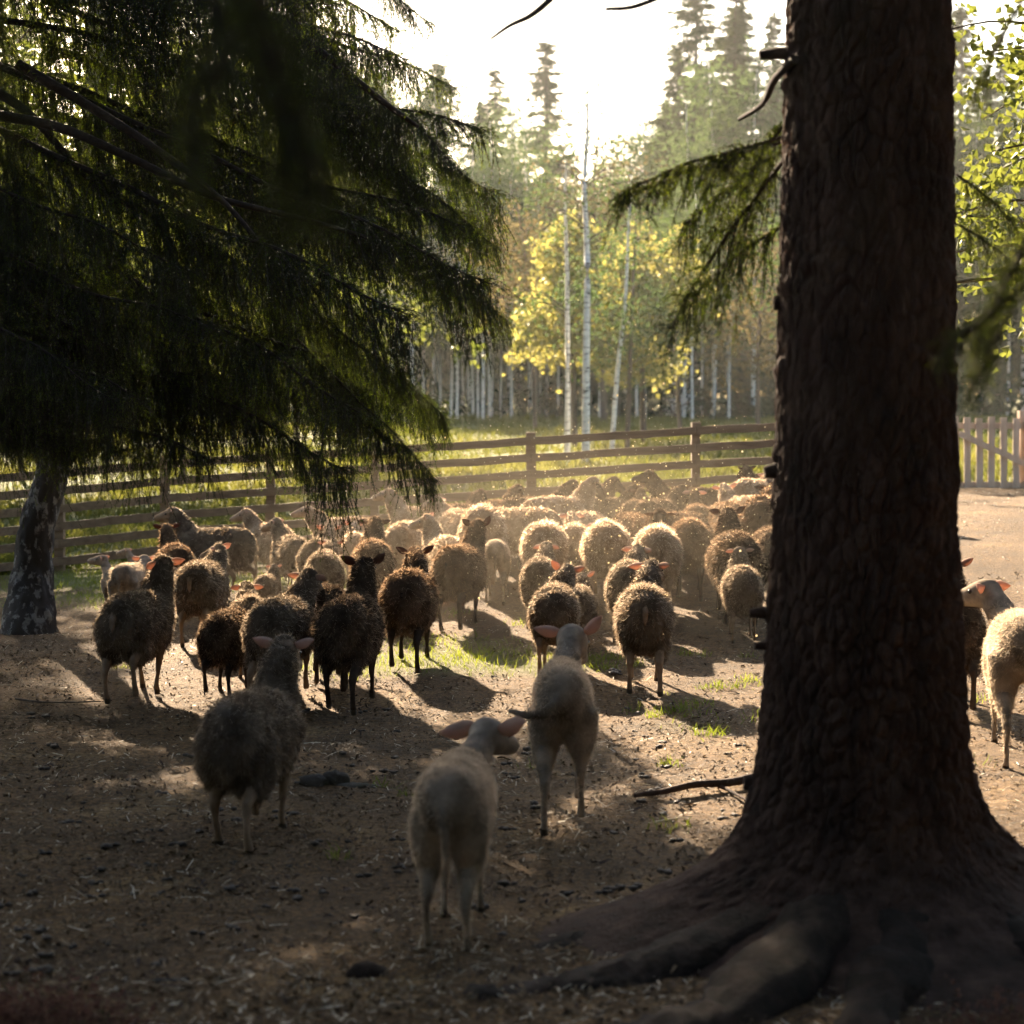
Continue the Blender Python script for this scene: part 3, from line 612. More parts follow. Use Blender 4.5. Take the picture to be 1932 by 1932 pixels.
# ---- forest templates
def far_spruce(seed, H, Rm, n=1.0):
    rng = np.random.default_rng(seed); tp, cp = [], []
    P = np.array([(0, 0, -.2), (0, 0, H * .5), (0, 0, H)]); addtube(tp, P, [.17, .1, .015], 7)
    base, dd, ln = [], [], []
    z = H * .10
    while z < H - .1:
        f = z / H; Rr = Rm * (1 - f) ** .8 * rng.uniform(.7, 1.15) + .22
        for k in range(rng.integers(5, 8)):
            a = rng.uniform(0, 6.283); L = Rr * rng.uniform(.55, 1.15); m = int((14 + 40 * L) * n); q = rng.random(m) ** .75
            pos = np.stack([math.cos(a) * L * q, math.sin(a) * L * q, z - .30 * L * q + .16 * L * q * q], 1) + rng.normal(0, 1, (m, 3)) * np.array([.12, .12, .06]) * (.3 + L * .35)
            pos[:, 2] += rng.uniform(-.12, .12); base.append(pos); dd.append(np.stack([math.cos(a) * .6 + rng.normal(0, .5, m), math.sin(a) * .6 + rng.normal(0, .5, m), -.55 + rng.normal(0, .25, m)], 1)); ln.append(rng.uniform(.14, .32, m) * (.5 + .5 * min(1, L)))
        z += rng.uniform(.22, .42) * (.5 + .7 * (1 - f))
    b = np.concatenate(base); V, F = tris(b, nrm(np.concatenate(dd)), np.concatenate(ln), np.full(len(b), .07), rng); cp.append((V, F, 1))
    return tp, cp
cnt = {'spruce': 0, 'birch': 0}
G_SP = 'spruces of the forest behind the meadow'; G_BI = 'white birches of the forest edge'
L_SP = 'tall spruce among the dense wood behind the meadow'; L_BI = 'white stemmed birch standing in the row along the wood'
SPR, BIR, FIL = [], [], []
for k, (H, Rm) in enumerate(((15, 2.0), (17, 2.3), (13, 1.9))):
    tp, cp = far_spruce(70 + k, H, Rm, 1.0); o = plant('spruce_tree', (0, 0, 0), tp, cp, M['spruce_wood'], M['far_needle'], L_SP, G_SP, twig='spruce_wood'); SPR.append([o, H, False])
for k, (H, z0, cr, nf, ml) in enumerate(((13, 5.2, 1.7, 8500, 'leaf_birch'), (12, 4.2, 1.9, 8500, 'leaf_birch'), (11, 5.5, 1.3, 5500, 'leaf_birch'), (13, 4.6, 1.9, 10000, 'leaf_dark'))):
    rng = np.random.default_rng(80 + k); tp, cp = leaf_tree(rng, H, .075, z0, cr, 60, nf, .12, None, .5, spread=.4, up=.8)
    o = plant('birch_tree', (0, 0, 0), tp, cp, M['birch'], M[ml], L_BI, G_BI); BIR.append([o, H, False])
def forest(kind, X, D, ytop, rz, label=None, Yb=None, sx=1.0):
    tpl = kind; x = (X - 966) / FPX * D; z = tz(x, D); top = CAMH + (HZ - ytop) / FPX * D; s = (top - z) / tpl[1]
    if not tpl[2]:
        o = tpl[0]; o.location = (x, D, z); o.rotation_euler = (0, 0, rz); o.scale = (s * sx, s * sx, s); tpl[2] = True
        if label: o['label'] = label; del o['group']
        return o
    c = copy_tree(tpl[0], (x, D, z), rz, (s * sx, s * sx, s), None, None)
    if label:
        c['label'] = label
        if 'group' in c: del c['group']
    else:
        c['label'] = L_SP if tpl in SPR else L_BI; c['group'] = G_SP if tpl in SPR else G_BI
    return c
# trees one can name
forest(SPR[0], 1030, 80, 84, .3, 'pointed spruce rising highest against the white sky at centre', sx=1.35)
forest(SPR[1], 935, 82, 130, 1.2, 'spruce with broken outline left of the pointed central spruce', sx=1.3)
forest(SPR[2], 905, 84, 190, 2.1, 'shorter spruce at the left end of the skyline gap', sx=1.2)
forest(SPR[0], 1310, 72, -60, 2.0, 'very tall spruce right of the open sky, reaching out of view', sx=1.35)
forest(SPR[1], 1385, 76, -40, .9, 'tall spruce second to the right of the open sky', sx=1.2)
forest(SPR[1], 1455, 80, 30, 2.9, 'tall spruce touching the left edge of the big trunk', sx=1.2)
for k, (X, D, yt) in enumerate([(980, 78, 250), (1070, 74, 270), (1180, 70, 250), (1215, 78, 170), (1250, 76, 200), (1345, 66, 120), (860, 76, 300), (1000, 66, 260), (890, 68, 270), (1290, 64, 200), (960, 72, 170), (1160, 82, 290), (925, 62, 235), (1420, 66, 100)]):
    forest(BIR[k % 3], X, D, yt, k * 1.3)
for k, X in enumerate([780, 800, 830, 851, 862, 873, 885, 893, 902, 911, 928, 944, 965, 1008, 1017, 1052, 1201, 1217, 1306, 1323, 1345, 1131, 740, 715, 690, 1375]):
    forest(BIR[3 if X < 1000 else k % 3], X, 60 + (k * 7 % 9) * .9, 330 + (k * 37 % 110), k * .9)
rng = np.random.default_rng(99)
for k in range(58):
    X = -150 + 2350 * ((k * .618) % 1); D = 72 + rng.random() * 22
    yt = rng.uniform(300, 420) if 840 < X < 1240 else rng.uniform(-20, 260)
    if X < 600: yt = rng.uniform(120, 380)
    forest(SPR[k % 3], X, D, yt, k * 1.1, sx=1.6 if 840 < X < 1240 else 1.3)
for k in range(46):
    X = -150 + 2350 * ((k * .618 + .31) % 1); D = 64 + rng.random() * 26
    yt = rng.uniform(300, 430) if 840 < X < 1240 else rng.uniform(100, 330)
    forest(BIR[3 if k % 2 else k % 3], X, D, yt, k * 1.7)
# spruces added around the scene, mostly out of view, to shade the foreground
for k, (x_, y_, h_) in enumerate([(-3.5, -5, 14), (2.5, -6, 15), (7, -3, 14), (-8, -4, 13), (11, 3, 15), (-11, 2, 14), (0, -11, 17), (6, -10, 16), (-7, -11, 15), (12, 9, 14), (-13, 8, 14), (13, -5, 16), (-14, -6, 16), (9.5, 14, 12), (-2, -3.2, 12), (1.2, -3.6, 13), (4.6, -1.5, 12), (-5.5, -1, 12), (7.5, 1.5, 13), (-7.5, 3.5, 12), (-3, -8, 15), (3.5, -8.5, 15), (8.5, 5.5, 13), (-9.5, 6, 13), (0, -15, 18), (-9, -14, 18), (9, -15, 18), (-8.4, 27.5, 12.5), (-10.8, 30, 13.5), (-13, 27, 13), (-10, 33.5, 15), (-12.5, 23, 12)]):
    c = copy_tree(SPR[k % 3][0], (x_, y_, -.05), k * 1.9, (1.35, 1.35, h_ / SPR[k % 3][1]), 'tall added spruce, mostly out of view, shading the paddock', 'added shading spruces')
# undergrowth closing the wood
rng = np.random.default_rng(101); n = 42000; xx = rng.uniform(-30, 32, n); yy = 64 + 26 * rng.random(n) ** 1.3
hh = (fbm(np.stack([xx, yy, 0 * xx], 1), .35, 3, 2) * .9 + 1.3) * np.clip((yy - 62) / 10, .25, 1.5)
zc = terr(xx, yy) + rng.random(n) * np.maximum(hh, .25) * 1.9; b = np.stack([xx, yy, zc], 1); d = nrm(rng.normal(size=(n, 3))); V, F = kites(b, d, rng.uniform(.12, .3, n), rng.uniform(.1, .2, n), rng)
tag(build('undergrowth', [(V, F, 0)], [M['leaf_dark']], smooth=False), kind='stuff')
# pale blossoming bush at the wood edge
rng = np.random.default_rng(103); n = 500; p0 = px(1272, 780, 62); p0[2] = tz(p0[0], 62); n = 160; c = rng.normal(0, 1, (n, 3)) * np.array([.15, .15, .20]) + np.array([0, 0, .5]); c[:, 0] += c[:, 2] * .25
V, F = kites(c, nrm(rng.normal(size=(n, 3))), rng.uniform(.07, .12, n), rng.uniform(.05, .09, n), rng); o = empty('blossom_bush', tuple(p0)); tag(o, 'small bush with whitish blossom at the dark wood edge', 'bush')
build('blossoms', [(V, F, 0)], [M['blossom']], smooth=False, parent=o); tp = []
for k in range(6): addtube(tp, sm(np.array([(0, 0, -.05), (rng.normal(0, .1), rng.normal(0, .1), .3), (rng.normal(0, .3), rng.normal(0, .3), .7)]), 3), [.02] * 6 + [.008], 5)
build('stems', tp, [M['twig']], parent=o)

# ------------------------------------------------------------------ grass, litter
def blades(name, x, y, h, wd, m, rng, lean=.35):
    n = len(x); b = np.stack([x, y, ground_z(x, y) - .01], 1); d = nrm(np.stack([rng.normal(0, lean, n), rng.normal(0, lean, n), np.ones(n)], 1))
    S = nrm(np.stack([rng.normal(size=n), rng.normal(size=n), np.zeros(n)], 1)) * wd[:, None] / 2
    mid = b + d * h[:, None] * .55; tip = b + d * h[:, None] + np.stack([rng.normal(0, .25, n), rng.normal(0, .25, n), -.1 * np.ones(n)], 1) * h[:, None]
    V = np.stack([b - S, b + S, mid + S * .8, mid - S * .8, tip], 1).reshape(-1, 3); k = np.arange(n)[:, None] * 5
    o = build(name, [(V, k + np.array([[0, 1, 2, 3]]), 0), (V, k + np.array([[3, 2, 4]]), 0)], [m], smooth=False)
    return tag(o, kind='stuff')
rng = np.random.default_rng(200)
n = 400000; yy = 20.0 + 45 * rng.random(n) ** 1.5; xx = (rng.random(n) - .5) * 2 * (.26 * yy + 1.2); g = grassiness(xx, yy); fl_ = np.interp(xx, fx, fy)
cl = fbm(np.stack([xx, yy, 0 * xx], 1), .9, 3, 77); keep = (g > .5) & (yy > fl_ - .2) & (rng.random(n) < .10 + .30 * np.clip(cl + .35, 0, 1)); xx, yy, cl = xx[keep], yy[keep], cl[keep]
blades('meadow_grass', xx, yy, (.09 + .16 * np.clip(cl + .3, 0, 1)) * rng.uniform(.6, 1.4, len(xx)), .010 + .0006 * yy, M['meadow_blade'], rng)
n = 90000; xx = rng.uniform(-5, 3.6, n); yy = rng.uniform(9, 21, n); g = grassiness(xx, yy); keep = (rng.random(n) < g * 1.1) & (g > .08) & (yy < np.interp(xx, fx, fy) + .2); xx, yy = xx[keep], yy[keep]
sx_, sy_ = [xx], [yy]
for (X, Y, c, r) in [(1340, 1390, 60, .06), (1385, 1300, 50, .06), (1320, 1330, 40, .06), (1300, 1350, 60, .10), (1260, 1345, 30, .05), (1290, 1340, 40, .05), (1128, 1250, 60, .06), (1160, 1245, 60, .07), (1140, 1262, 40, .05), (1200, 1258, 30, .04), (1300, 1235, 40, .05), (1325, 1235, 20, .03),
                     (1430, 1290, 60, .07), (1440, 1365, 50, .08), (1195, 1340, 20, .03), (1230, 1355, 20, .03), (1010, 1440, 25, .03), (880, 1240, 120, .15), (1060, 1250, 40, .05), (1265, 1440, 30, .05), (1270, 1560, 25, .05), (1340, 1300, 50, .05), (1250, 1310, 15, .03), (1800, 1450, 60, .08), (1760, 1440, 40, .08), (1415, 1240, 15, .03), (985, 1180, 40, .06), (860, 1160, 40, .08), (1870, 1330, 40, .06), (720, 1480, 12, .03), (230, 1260, 30, .06), (415, 1250, 30, .05), (640, 1620, 12, .02), (770, 1500, 10, .02)]:
    p = gnd(X, Y); q = rng.normal(0, r, (c, 2)); sx_.append(p[0] + q[:, 0]); sy_.append(p[1] + q[:, 1])
xx = np.concatenate(sx_); yy = np.concatenate(sy_)
blades('paddock_grass', xx, yy, rng.uniform(.03, .095, len(xx)), np.full(len(xx), .005), M['grass'], rng, .5)
# straw and chips
def flakes(name, n, xr, yr, lr, wr, m, seed, power=1.0, avoid_grass=True, curl=.3):
    rng = np.random.default_rng(seed); y = yr[0] + (yr[1] - yr[0]) * rng.random(n) ** power; x = (rng.random(n) - .5) * 2 * (.27 * y + .4); x = np.clip(x, xr[0], xr[1])
    cl = fbm(np.stack([x, y, 0 * x], 1), 1.6, 3, seed); k = (rng.random(n) < .45 + cl * .9) & (x >= xr[0] + .001) & (grassiness(x, y) < .6); x, y = x[k], y[k]; n = len(x)
    z = ground_z(x, y) + rng.uniform(.001, .009, n); a = rng.uniform(0, 6.283, n); ln = rng.uniform(*lr, n) * (1 + 2.0 * (rng.random(n) < .06)); wd = rng.uniform(*wr, n)
    d = nrm(np.stack([np.cos(a), np.sin(a), rng.normal(0, curl, n)], 1)); s = nrm(np.stack([-np.sin(a), np.cos(a), rng.normal(0, .5, n)], 1)) * wd[:, None] / 2; c = np.stack([x, y, z], 1)
    mid = c + np.array([0, 0, 1]) * (wd * .5)[:, None] * rng.uniform(0, 1.5, n)[:, None]
    V = np.stack([c - d * ln[:, None] / 2 - s, c - d * ln[:, None] / 2 + s, mid + s, mid - s, c + d * ln[:, None] / 2 + s, c + d * ln[:, None] / 2 - s], 1).reshape(-1, 3); kk = np.arange(n)[:, None] * 6
    return tag(build(name, [(V, kk + np.array([[0, 1, 2, 3]]), 0), (V, kk + np.array([[3, 2, 4, 5]]), 0)], [m], smooth=False), kind='stuff')
flakes('straw_litter', 24000, (-5, 5), (5.0, 16), (.010, .045), (.0018, .005), M['straw'], 301, 1.8)
flakes('bark_litter', 14000, (-5, 5), (5.0, 14), (.010, .030), (.004, .011), M['bark_chip'], 303, 1.5, curl=.5)
flakes('chip_litter', 70000, (-5, 5), (5.0, 17), (.008, .028), (.004, .012), M['chip'], 302, 1.7, curl=.4)
flakes('yard_litter', 9000, (2.2, 9), (12, 27), (.012, .04), (.006, .016), M['straw'], 304, 1.0)
# dung lumps
rng = np.random.default_rng(310); dp = []
ico_a = (1 + 5 ** .5) / 2; IV = nrm(np.array([(-1, ico_a, 0), (1, ico_a, 0), (-1, -ico_a, 0), (1, -ico_a, 0), (0, -1, ico_a), (0, 1, ico_a), (0, -1, -ico_a), (0, 1, -ico_a), (ico_a, 0, -1), (ico_a, 0, 1), (-ico_a, 0, -1), (-ico_a, 0, 1)], float))
IF = np.array([(0, 11, 5), (0, 5, 1), (0, 1, 7), (0, 7, 10), (0, 10, 11), (1, 5, 9), (5, 11, 4), (11, 10, 2), (10, 7, 6), (7, 1, 8), (3, 9, 4), (3, 4, 2), (3, 2, 6), (3, 6, 8), (3, 8, 9), (4, 9, 5), (2, 4, 11), (6, 2, 10), (8, 6, 7), (9, 8, 1)])
def lump(c, r, rng, flat=.5): return IV * r * np.array([1, 1, flat]) * rng.uniform(.75, 1.25, (12, 1)) + c
for (X, Y, s) in [(1190, 1682, .03), (1170, 1680, .025), (905, 1720, .03), (960, 1672, .025), (1140, 1690, .02), (140, 1560, .03), (330, 1860, .03), (60, 1350, .025), (85, 1355, .025), (430, 1530, .02), (1390, 1410, .02), (930, 1280, .015), (1150, 1272, .04), (1170, 1275, .03), (1000, 1405, .02), (1040, 1410, .018), (870, 1610, .018), (1250, 1405, .018), (750, 1590, .018), (260, 1690, .02), (560, 1700, .02), (1250, 1540, .02), (1290, 1720, .03)] + [(rng.uniform(0, 1400), rng.uniform(1330, 1850), rng.uniform(.010, .026)) for _ in range(170)]:
    p = gnd(X, Y)
    for j in range(3): q = p + np.array([rng.normal(0, s * .7), rng.normal(0, s * .7), s * .25 + .006]); dp.append((lump(q, s * rng.uniform(.5, 1), rng), IF, 0))
tag(build('dung_lumps', dp, [M['dung']]), kind='stuff')
# fallen stick, stone, straws one can point at
def stick(name, pts, r, m, label, cat):
    P = np.array([gnd(X, Y) + [0, 0, u] for X, Y, u in pts]); b = P[0].copy(); p = []; Q = sm(P - b, 5); addtube(p, Q, np.linspace(r, r * .5, len(Q)), 6); return tag(build(name, p, [m], loc=tuple(b)), label, cat)
stick('fallen_branch', [(1440, 1478, .04), (1380, 1488, .03), (1310, 1495, .035), (1250, 1502, .02), (1195, 1505, .01)], .022, M['bark'], 'crooked dark fallen branch on the ground left of the big trunk', 'branch')
stick('twig', [(1345, 1486, .02), (1380, 1500, .015), (1410, 1515, .01)], .010, M['bark'], 'short dark twig forking below the fallen branch', 'twig')
stick('straw', [(1236, 1560, .02), (1270, 1552, .015), (1305, 1545, .01)], .005, M['straw'], 'long pale straw lying below the fallen branch', 'straw')
stick('fallen_twig', [(440, 1860, .02), (530, 1845, .02), (620, 1830, .02)], .005, M['twig'], 'thin twig on dark ground at lower left', 'twig')
stick('thin_stick', [(30, 1325, .02), (90, 1335, .03), (190, 1330, .02)], .007, M['twig'], 'thin stick on the shaded ground near the old birch', 'twig')
p = gnd(612, 1482); sp = []; rngs = np.random.default_rng(9); 
for (c_, r_, f_) in (([-.03, 0, .0], .085, .55), ([.05, .01, .015], .06, .8), ([.13, -.02, -.01], .075, .35), ([-.10, .02, -.01], .05, .5), ([.20, 0, -.01], .05, .3)):
    u_, v_ = np.meshgrid(np.linspace(0, 2 * np.pi, 21)[:-1], np.linspace(.01, np.pi - .01, 12)); q_ = np.stack([np.cos(u_) * np.sin(v_), np.sin(u_) * np.sin(v_), np.cos(v_)], -1).reshape(-1, 3)
    q_ = q_ * (1 + fbm(q_ + c_, 1.6, 3, 4) * .5 + fbm(q_ + c_, 6, 2, 8) * .12)[:, None] * r_ * np.array([1, .8, f_]) + np.array(c_); a_ = (np.arange(11)[:, None] * 20 + np.arange(20)[None]).ravel(); b_ = (np.arange(11)[:, None] * 20 + (np.arange(20)[None] + 1) % 20).ravel(); sp.append((q_, np.stack([a_, b_, b_ + 20, a_ + 20], 1), 0))

p = p
st = build('stone', sp, [M['stone']], loc=tuple(p)); tag(st, 'dark mossy stone half buried right of the foreground woolly sheep', 'stone')
# reddish low plants at the bottom corners, close to the viewer
rng = np.random.default_rng(320)
for (X, Y, n, sp_, lab) in ((45, 1960, 2600, .17, 'reddish leafy ground plant in the bottom left corner'), (1925, 1990, 1300, .16, 'reddish leafy ground plant in the bottom right corner')):
    p = gnd(X, Y); c = rng.normal(0, 1, (n, 3)) * np.array([sp_, sp_ * .7, .05]); c[:, 2] = np.abs(c[:, 2]) + .02; c[:, 2] *= np.exp(-((c[:, 0] / sp_) ** 2) * .3)
    V, F = kites(c, nrm(rng.normal(size=(n, 3))), rng.uniform(.012, .026, n), rng.uniform(.01, .018, n), rng); o = build('low_plant', [(V, F, 0)], [M['leaf_red']], smooth=False, loc=tuple(p)); tag(o, lab, 'plant')

#SHEEP_BEGIN
# ------------------------------------------------------------------ sheep
COAT = {  # fleece, face and legs
    'grey': ([(.25, (.062, .050, .038)), (.5, (.13, .107, .082)), (.75, (.22, .185, .145))], [(.3, (.15, .108, .075)), (.7, (.27, .205, .15))]),
    'pale': ([(.25, (.15, .11, .075)), (.5, (.27, .21, .15)), (.75, (.44, .36, .28))], [(.3, (.24, .175, .125)), (.7, (.40, .31, .235))]),
    'brown': ([(.25, (.04, .027, .018)), (.5, (.09, .063, .043)), (.75, (.18, .13, .092))], [(.3, (.05, .034, .024)), (.7, (.12, .085, .06))]),
    'dark': ([(.25, (.022, .016, .012)), (.5, (.055, .042, .031)), (.75, (.12, .095, .07))], [(.3, (.022, .016, .013)), (.7, (.05, .038, .03))]),
    'shorn': ([(.28, (.10, .088, .07)), (.45, (.26, .225, .18)), (.6, (.44, .375, .30)), (.8, (.38, .28, .21))], [(.28, (.14, .115, .09)), (.5, (.26, .215, .17)), (.7, (.38, .315, .25))]),
}
WOOL, SKIN = {}, {}
FUZZ = {k: leafy(k + '_fuzz', [(.3, c), (.7, tuple(1.25 * x for x in c))], 9, .62, (1.35, 1.2, 1.05), .03) for k, c in (('grey', (.34, .30, .245)), ('pale', (.62, .55, .45)), ('brown', (.26, .19, .13)), ('dark', (.22, .17, .125)), ('shorn', (.5, .44, .36)))}
for k, (a, b) in COAT.items():
    WOOL[k] = leafy(k + '_wool', a, 7 if k != 'shorn' else 4.5, .45, (1.5, 1.3, 1.1)); SKIN[k] = leafy(k + '_short_hair', b, 12, .12)
EAR_P = leafy('pink_ear', [(.3, (.34, .25, .20)), (.7, (.46, .35, .285))], 12, .5, (1.15, .88, .76))
EAR_D = leafy('dark_ear', [(.3, (.05, .034, .026)), (.7, (.09, .06, .045))], 12, .4, (1.4, .8, .6))

def hdir(yaw, pitch): y, p = R(yaw), R(pitch); return np.array([math.sin(y) * math.cos(p), math.cos(y) * math.cos(p), math.sin(p)])
def section_tube(path, rz, rx, n=16, up=(0, 0, 1)): return tube(np.array(path, float), np.array(rz, float), n, rx=np.array(rx, float), up=up)
TORSO = [(-.455, .53, .05, .05), (-.42, .53, .105, .11), (-.33, .515, .15, .155), (-.15, .485, .172, .18), (.05, .465, .178, .188), (.2, .465, .165, .18), (.32, .485, .13, .15), (.40, .505, .08, .10), (.43, .51, .03, .04)]
def pose(S):
    """all shape data of one sheep in its own frame (+Y forward)"""
    rng = np.random.default_rng(S['seed']); lamb = S['lamb']
    nd = hdir(S['nyaw'], S['npitch']); nb = np.array([0, .31, .53]); nl = .26 if lamb or S['shorn'] else .31
    pts = [nb - nd * .04, nb + nd * nl * .35, nb + nd * nl * .7, nb + nd * nl]
    hd = hdir(S['hyaw'], S['hpitch']); poll = pts[-1]
    hs = 1.0 if not lamb else 1.1
    return dict(rng=rng, nd=nd, neck=pts, hd=hd, poll=poll, hs=hs)
def head_sections(P, hs):
    hd, poll = P['hd'], P['poll']; q = [(-.055, .030, .030), (-.03, .058, .056), (.0, .068, .066), (.04, .070, .066), (.085, .060, .056), (.13, .048, .044), (.17, .041, .040), (.20, .036, .038), (.218, .016, .018)]
    right = nrm(np.cross(hd, (0, 0, 1))); up = np.cross(right, hd)
    path = [poll + hd * s * hs + up * (.012 - .10 * max(0, s) * .35) for s, a, b in q]
    return path, [a * hs for s, a, b in q], [b * hs for s, a, b in q], right, up
def leg_paths(S):
    rng = np.random.default_rng(S['seed'] + 1); g = S.get('gait', 1.0); ph = S.get('phase', rng.uniform(0, 6.28)); thin = .85 if S['lamb'] or S['shorn'] else 1.0; out = []
    for k, (sx, hind) in enumerate(((-1, 1), (1, 1), (-1, 0), (1, 0))):
        a = ph + {0: 0, 1: math.pi, 2: math.pi * 1.5, 3: math.pi * .5}[k]; dy = .11 * g * math.sin(a); lift = max(0, math.cos(a)) ** 2 * .075 * g
        if hind:
            J = [(.080, -.27, .50, .11, .088), (.092, -.265, .40, .098, .070), (.096, -.25 + dy * .3, .325, .072, .052), (.096, -.325 + dy * .45, .262 + lift * .5, .040, .032), (.094, -.385 + dy * .7, .208 + lift * .8, .030, .025), (.097, -.375 + dy * .85, .14 + lift, .0175, .0165), (.097, -.355 + dy, .065 + lift, .019, .018), (.097, -.335 + dy, .03 + lift * .8, .022, .022), (.097, -.32 + dy, .0 + lift * .7, .027, .025)]
        else:
            J = [(.075, .25, .48, .10, .07), (.095, .235, .38, .07, .05), (.092, .225 + dy * .35, .30, .040, .034), (.088, .235 + dy * .55 + lift * .8, .205 + lift * .5, .025, .024), (.086, .235 + dy * .8 + lift * .3, .13 + lift, .0165, .0165), (.086, .23 + dy * 1.0, .065 + lift, .019, .018), (.086, .245 + dy, .03 + lift * .8, .022, .022), (.086, .26 + dy, .0 + lift * .7, .027, .025)]
        P = np.array([(sx * j[0] * S.get('stance', 1.0), j[1], j[2]) for j in J]); out.append((P, np.array([j[3] * (thin if i > 2 else 1) for i, j in enumerate(J)]), np.array([j[4] * (thin if i > 2 else 1) for i, j in enumerate(J)])))
    return out
def rough_body(S):
    P = pose(S); parts = []; k = S['fat'] * .80; sl_ = .94 if S['shorn'] else 1.0
    T = np.array(TORSO)
    zr_, br_ = (.042, .82) if S['shorn'] else (0, 1)
    for V, F in section_tube([(0, y, z + zr_) for y, z, a, b in T], [b * sl_ * br_ / (.94 if S['shorn'] else 1) for b in T[:, 3]], [a * k * sl_ for a in T[:, 2]], 20): parts.append((V, F, 0))
    nb_ = .098 if S['shorn'] else .12
    for V, F in tube(sm(P['neck'], 3), np.linspace(nb_, .064, 10), 14, rx=np.linspace(nb_ * .72, .055, 10)): parts.append((V, F, 0))
    path, rz, rx, rt, up = head_sections(P, P['hs'])
    for V, F in section_tube(path, rz, rx, 14, up=up): parts.append((V, F, 0))
    for LP, a, b in leg_paths(S):
        for V, F in tube(LP, a, 10, rx=b, up=(0, 1, 0)): parts.append((V, F, 0))
    tl = S['tail']; ty = -.44
    if tl == 'wag': tp = [(0, ty + .04, .60), (-.02, ty - .03, .565), (-.09, ty - .07, .515), (-.17, ty - .07, .515), (-.23, ty - .05, .53)]; tr = [.03, .026, .02, .016, .009]
    elif tl == 'short': tp = [(0, ty + .04, .60), (0, ty - .045, .56), (0, ty - .055, .50), (0, ty - .05, .455)]; tr = [.026, .024, .020, .008]
    else: tp = [(0, ty + .04, .60), (0, ty - .04, .55), (.01, ty - .05, .46), (.01, ty - .035, .37), (.01, ty - .025, .33)]; tr = [.028, .022, .018, .014, .008]
    S['tailp'] = (tp, tr)
    for V, F in tube(sm(tp, 3), np.interp(np.linspace(0, 1, len(tp) * 3 - 2), np.linspace(0, 1, len(tr)), tr), 8): parts.append((V, F, 0))
    return parts, P
def rough_fleece(S):
    P = pose(S); k = S['fat'] * .80; parts = []; T = np.array(TORSO)
    th = .008 if S['shorn'] else .038; hang = 0 if S['shorn'] else .02; sl_ = .94 if S['shorn'] else 1.0
    y = T[:, 0] * 1.0; y[0] -= th * .8; y[1] -= th * .5; y[-1] += th * .5
    zr_, br_ = (.042, .82) if S['shorn'] else (0, 1)
    for V, F in section_tube(list(zip(0 * y, y, T[:, 1] + zr_ - hang * .55)), T[:, 3] * sl_ * br_ / (.94 if S['shorn'] else 1) + th * .95, T[:, 2] * k * sl_ + th, 20): parts.append((V, F, 0))
    n2 = P['neck'] if not S['shorn'] else P['neck'][:3]; t = np.linspace(0, 1, len(n2) * 3 - 2)
    e = len(t); nb_ = .098 if S['shorn'] else .12; nw = np.linspace(nb_ + th * .8, .066 + th * .45, e); nx_ = np.linspace(nb_ * .76 + th * .8, .058 + th * .4, e)
    if S['npitch'] > -40:
        for V, F in tube(sm(n2, 3), nw, 14, rx=nx_): parts.append((V, F, 0))
    if not S['shorn'] and not S['lamb']:       # wool on the crown of the head
        path, rz, rx, rt, up = head_sections(P, P['hs'])
        for V, F in section_tube([p + up * .008 for p in path[:4]], [r + .012 for r in rz[:4]], [r + .008 for r in rx[:4]], 12, up=up): parts.append((V, F, 0))
    if tail_ := S.get('tailp'):
        tp, tr = tail_
        if S['tail'] != 'short':
            for V, F in tube(sm(tp, 3), np.interp(np.linspace(0, 1, len(tp) * 3 - 2), np.linspace(0, 1, len(tr)), tr) + (.006 if S['shorn'] else .012), 8): parts.append((V, F, 0))
    for i, (LP, a, b) in enumerate(leg_paths(S)):
        m = (6 if S['shorn'] else 3) if i < 2 else (5 if S['shorn'] else 2); s2 = sm(LP[:m + 1], 3); ee = len(s2)
        tt_ = np.linspace(0, m, ee); ex_ = np.linspace(th * .5, th * .25, ee) if not S['shorn'] else .0035
        for V, F in tube(s2, np.interp(tt_, range(m + 1), a[:m + 1]) + ex_, 10, rx=np.interp(tt_, range(m + 1), b[:m + 1]) + ex_, up=(0, 1, 0)): parts.append((V, F, 0))
    return parts, P
def ear_parts(P, hs, spread, lift, ln, mat, fold=0.0, seed=0):
    path, rz, rx, rt, up = head_sections(P, hs); hd = P['hd']; out = []
    for sg, lf, spd in ((-1, lift[0], spread), (1, lift[1], spread)):
        root_ = path[2] + rt * sg * .058 * hs + up * .030 * hs - hd * .012
        d = nrm(rt * sg * math.cos(R(lf)) + up * math.sin(R(lf)) - hd * spd)
        face = nrm(hd * .8 + up * -.2 - d * np.dot(hd * .8 - up * .2, d)); sd_ = np.cross(d, face)
        n, m = 9, 7; u = np.linspace(0, 1, n); wdt = (.012 + .019 * np.sin(np.pi * u ** .8) ** .9) * (ln / .115) * (1 - u ** 6) + .001; V = []
        for i in range(n):
            for j in range(m):
                v = (j / (m - 1) - .5) * 2
                c = root_ + d * ln * (u[i] - .06) + up * (-.012 * u[i] ** 2) + sd_ * v * wdt[i] + face * (abs(v) ** 1.6) * wdt[i] * (.75 - .4 * u[i])
                V.append(c)
        V = np.array(V); V2 = V - face * .0035; F = []
        for i in range(n - 1):
            for j in range(m - 1): a = i * m + j; F.append([a, a + 1, a + m + 1, a + m])
        F = np.array(F); N0 = len(V); edge = [j for j in range(m)] + [i * m + m - 1 for i in range(1, n)] + [(n - 1) * m + j for j in range(m - 2, -1, -1)] + [i * m for i in range(n - 2, 0, -1)]
        R2 = [[edge[q], edge[(q + 1) % len(edge)], edge[(q + 1) % len(edge)] + N0, edge[q] + N0] for q in range(len(edge))]
        out.append((np.concatenate([V, V2]), np.concatenate([F[:, ::-1], F + N0, np.array(R2)]), mat))
    return out
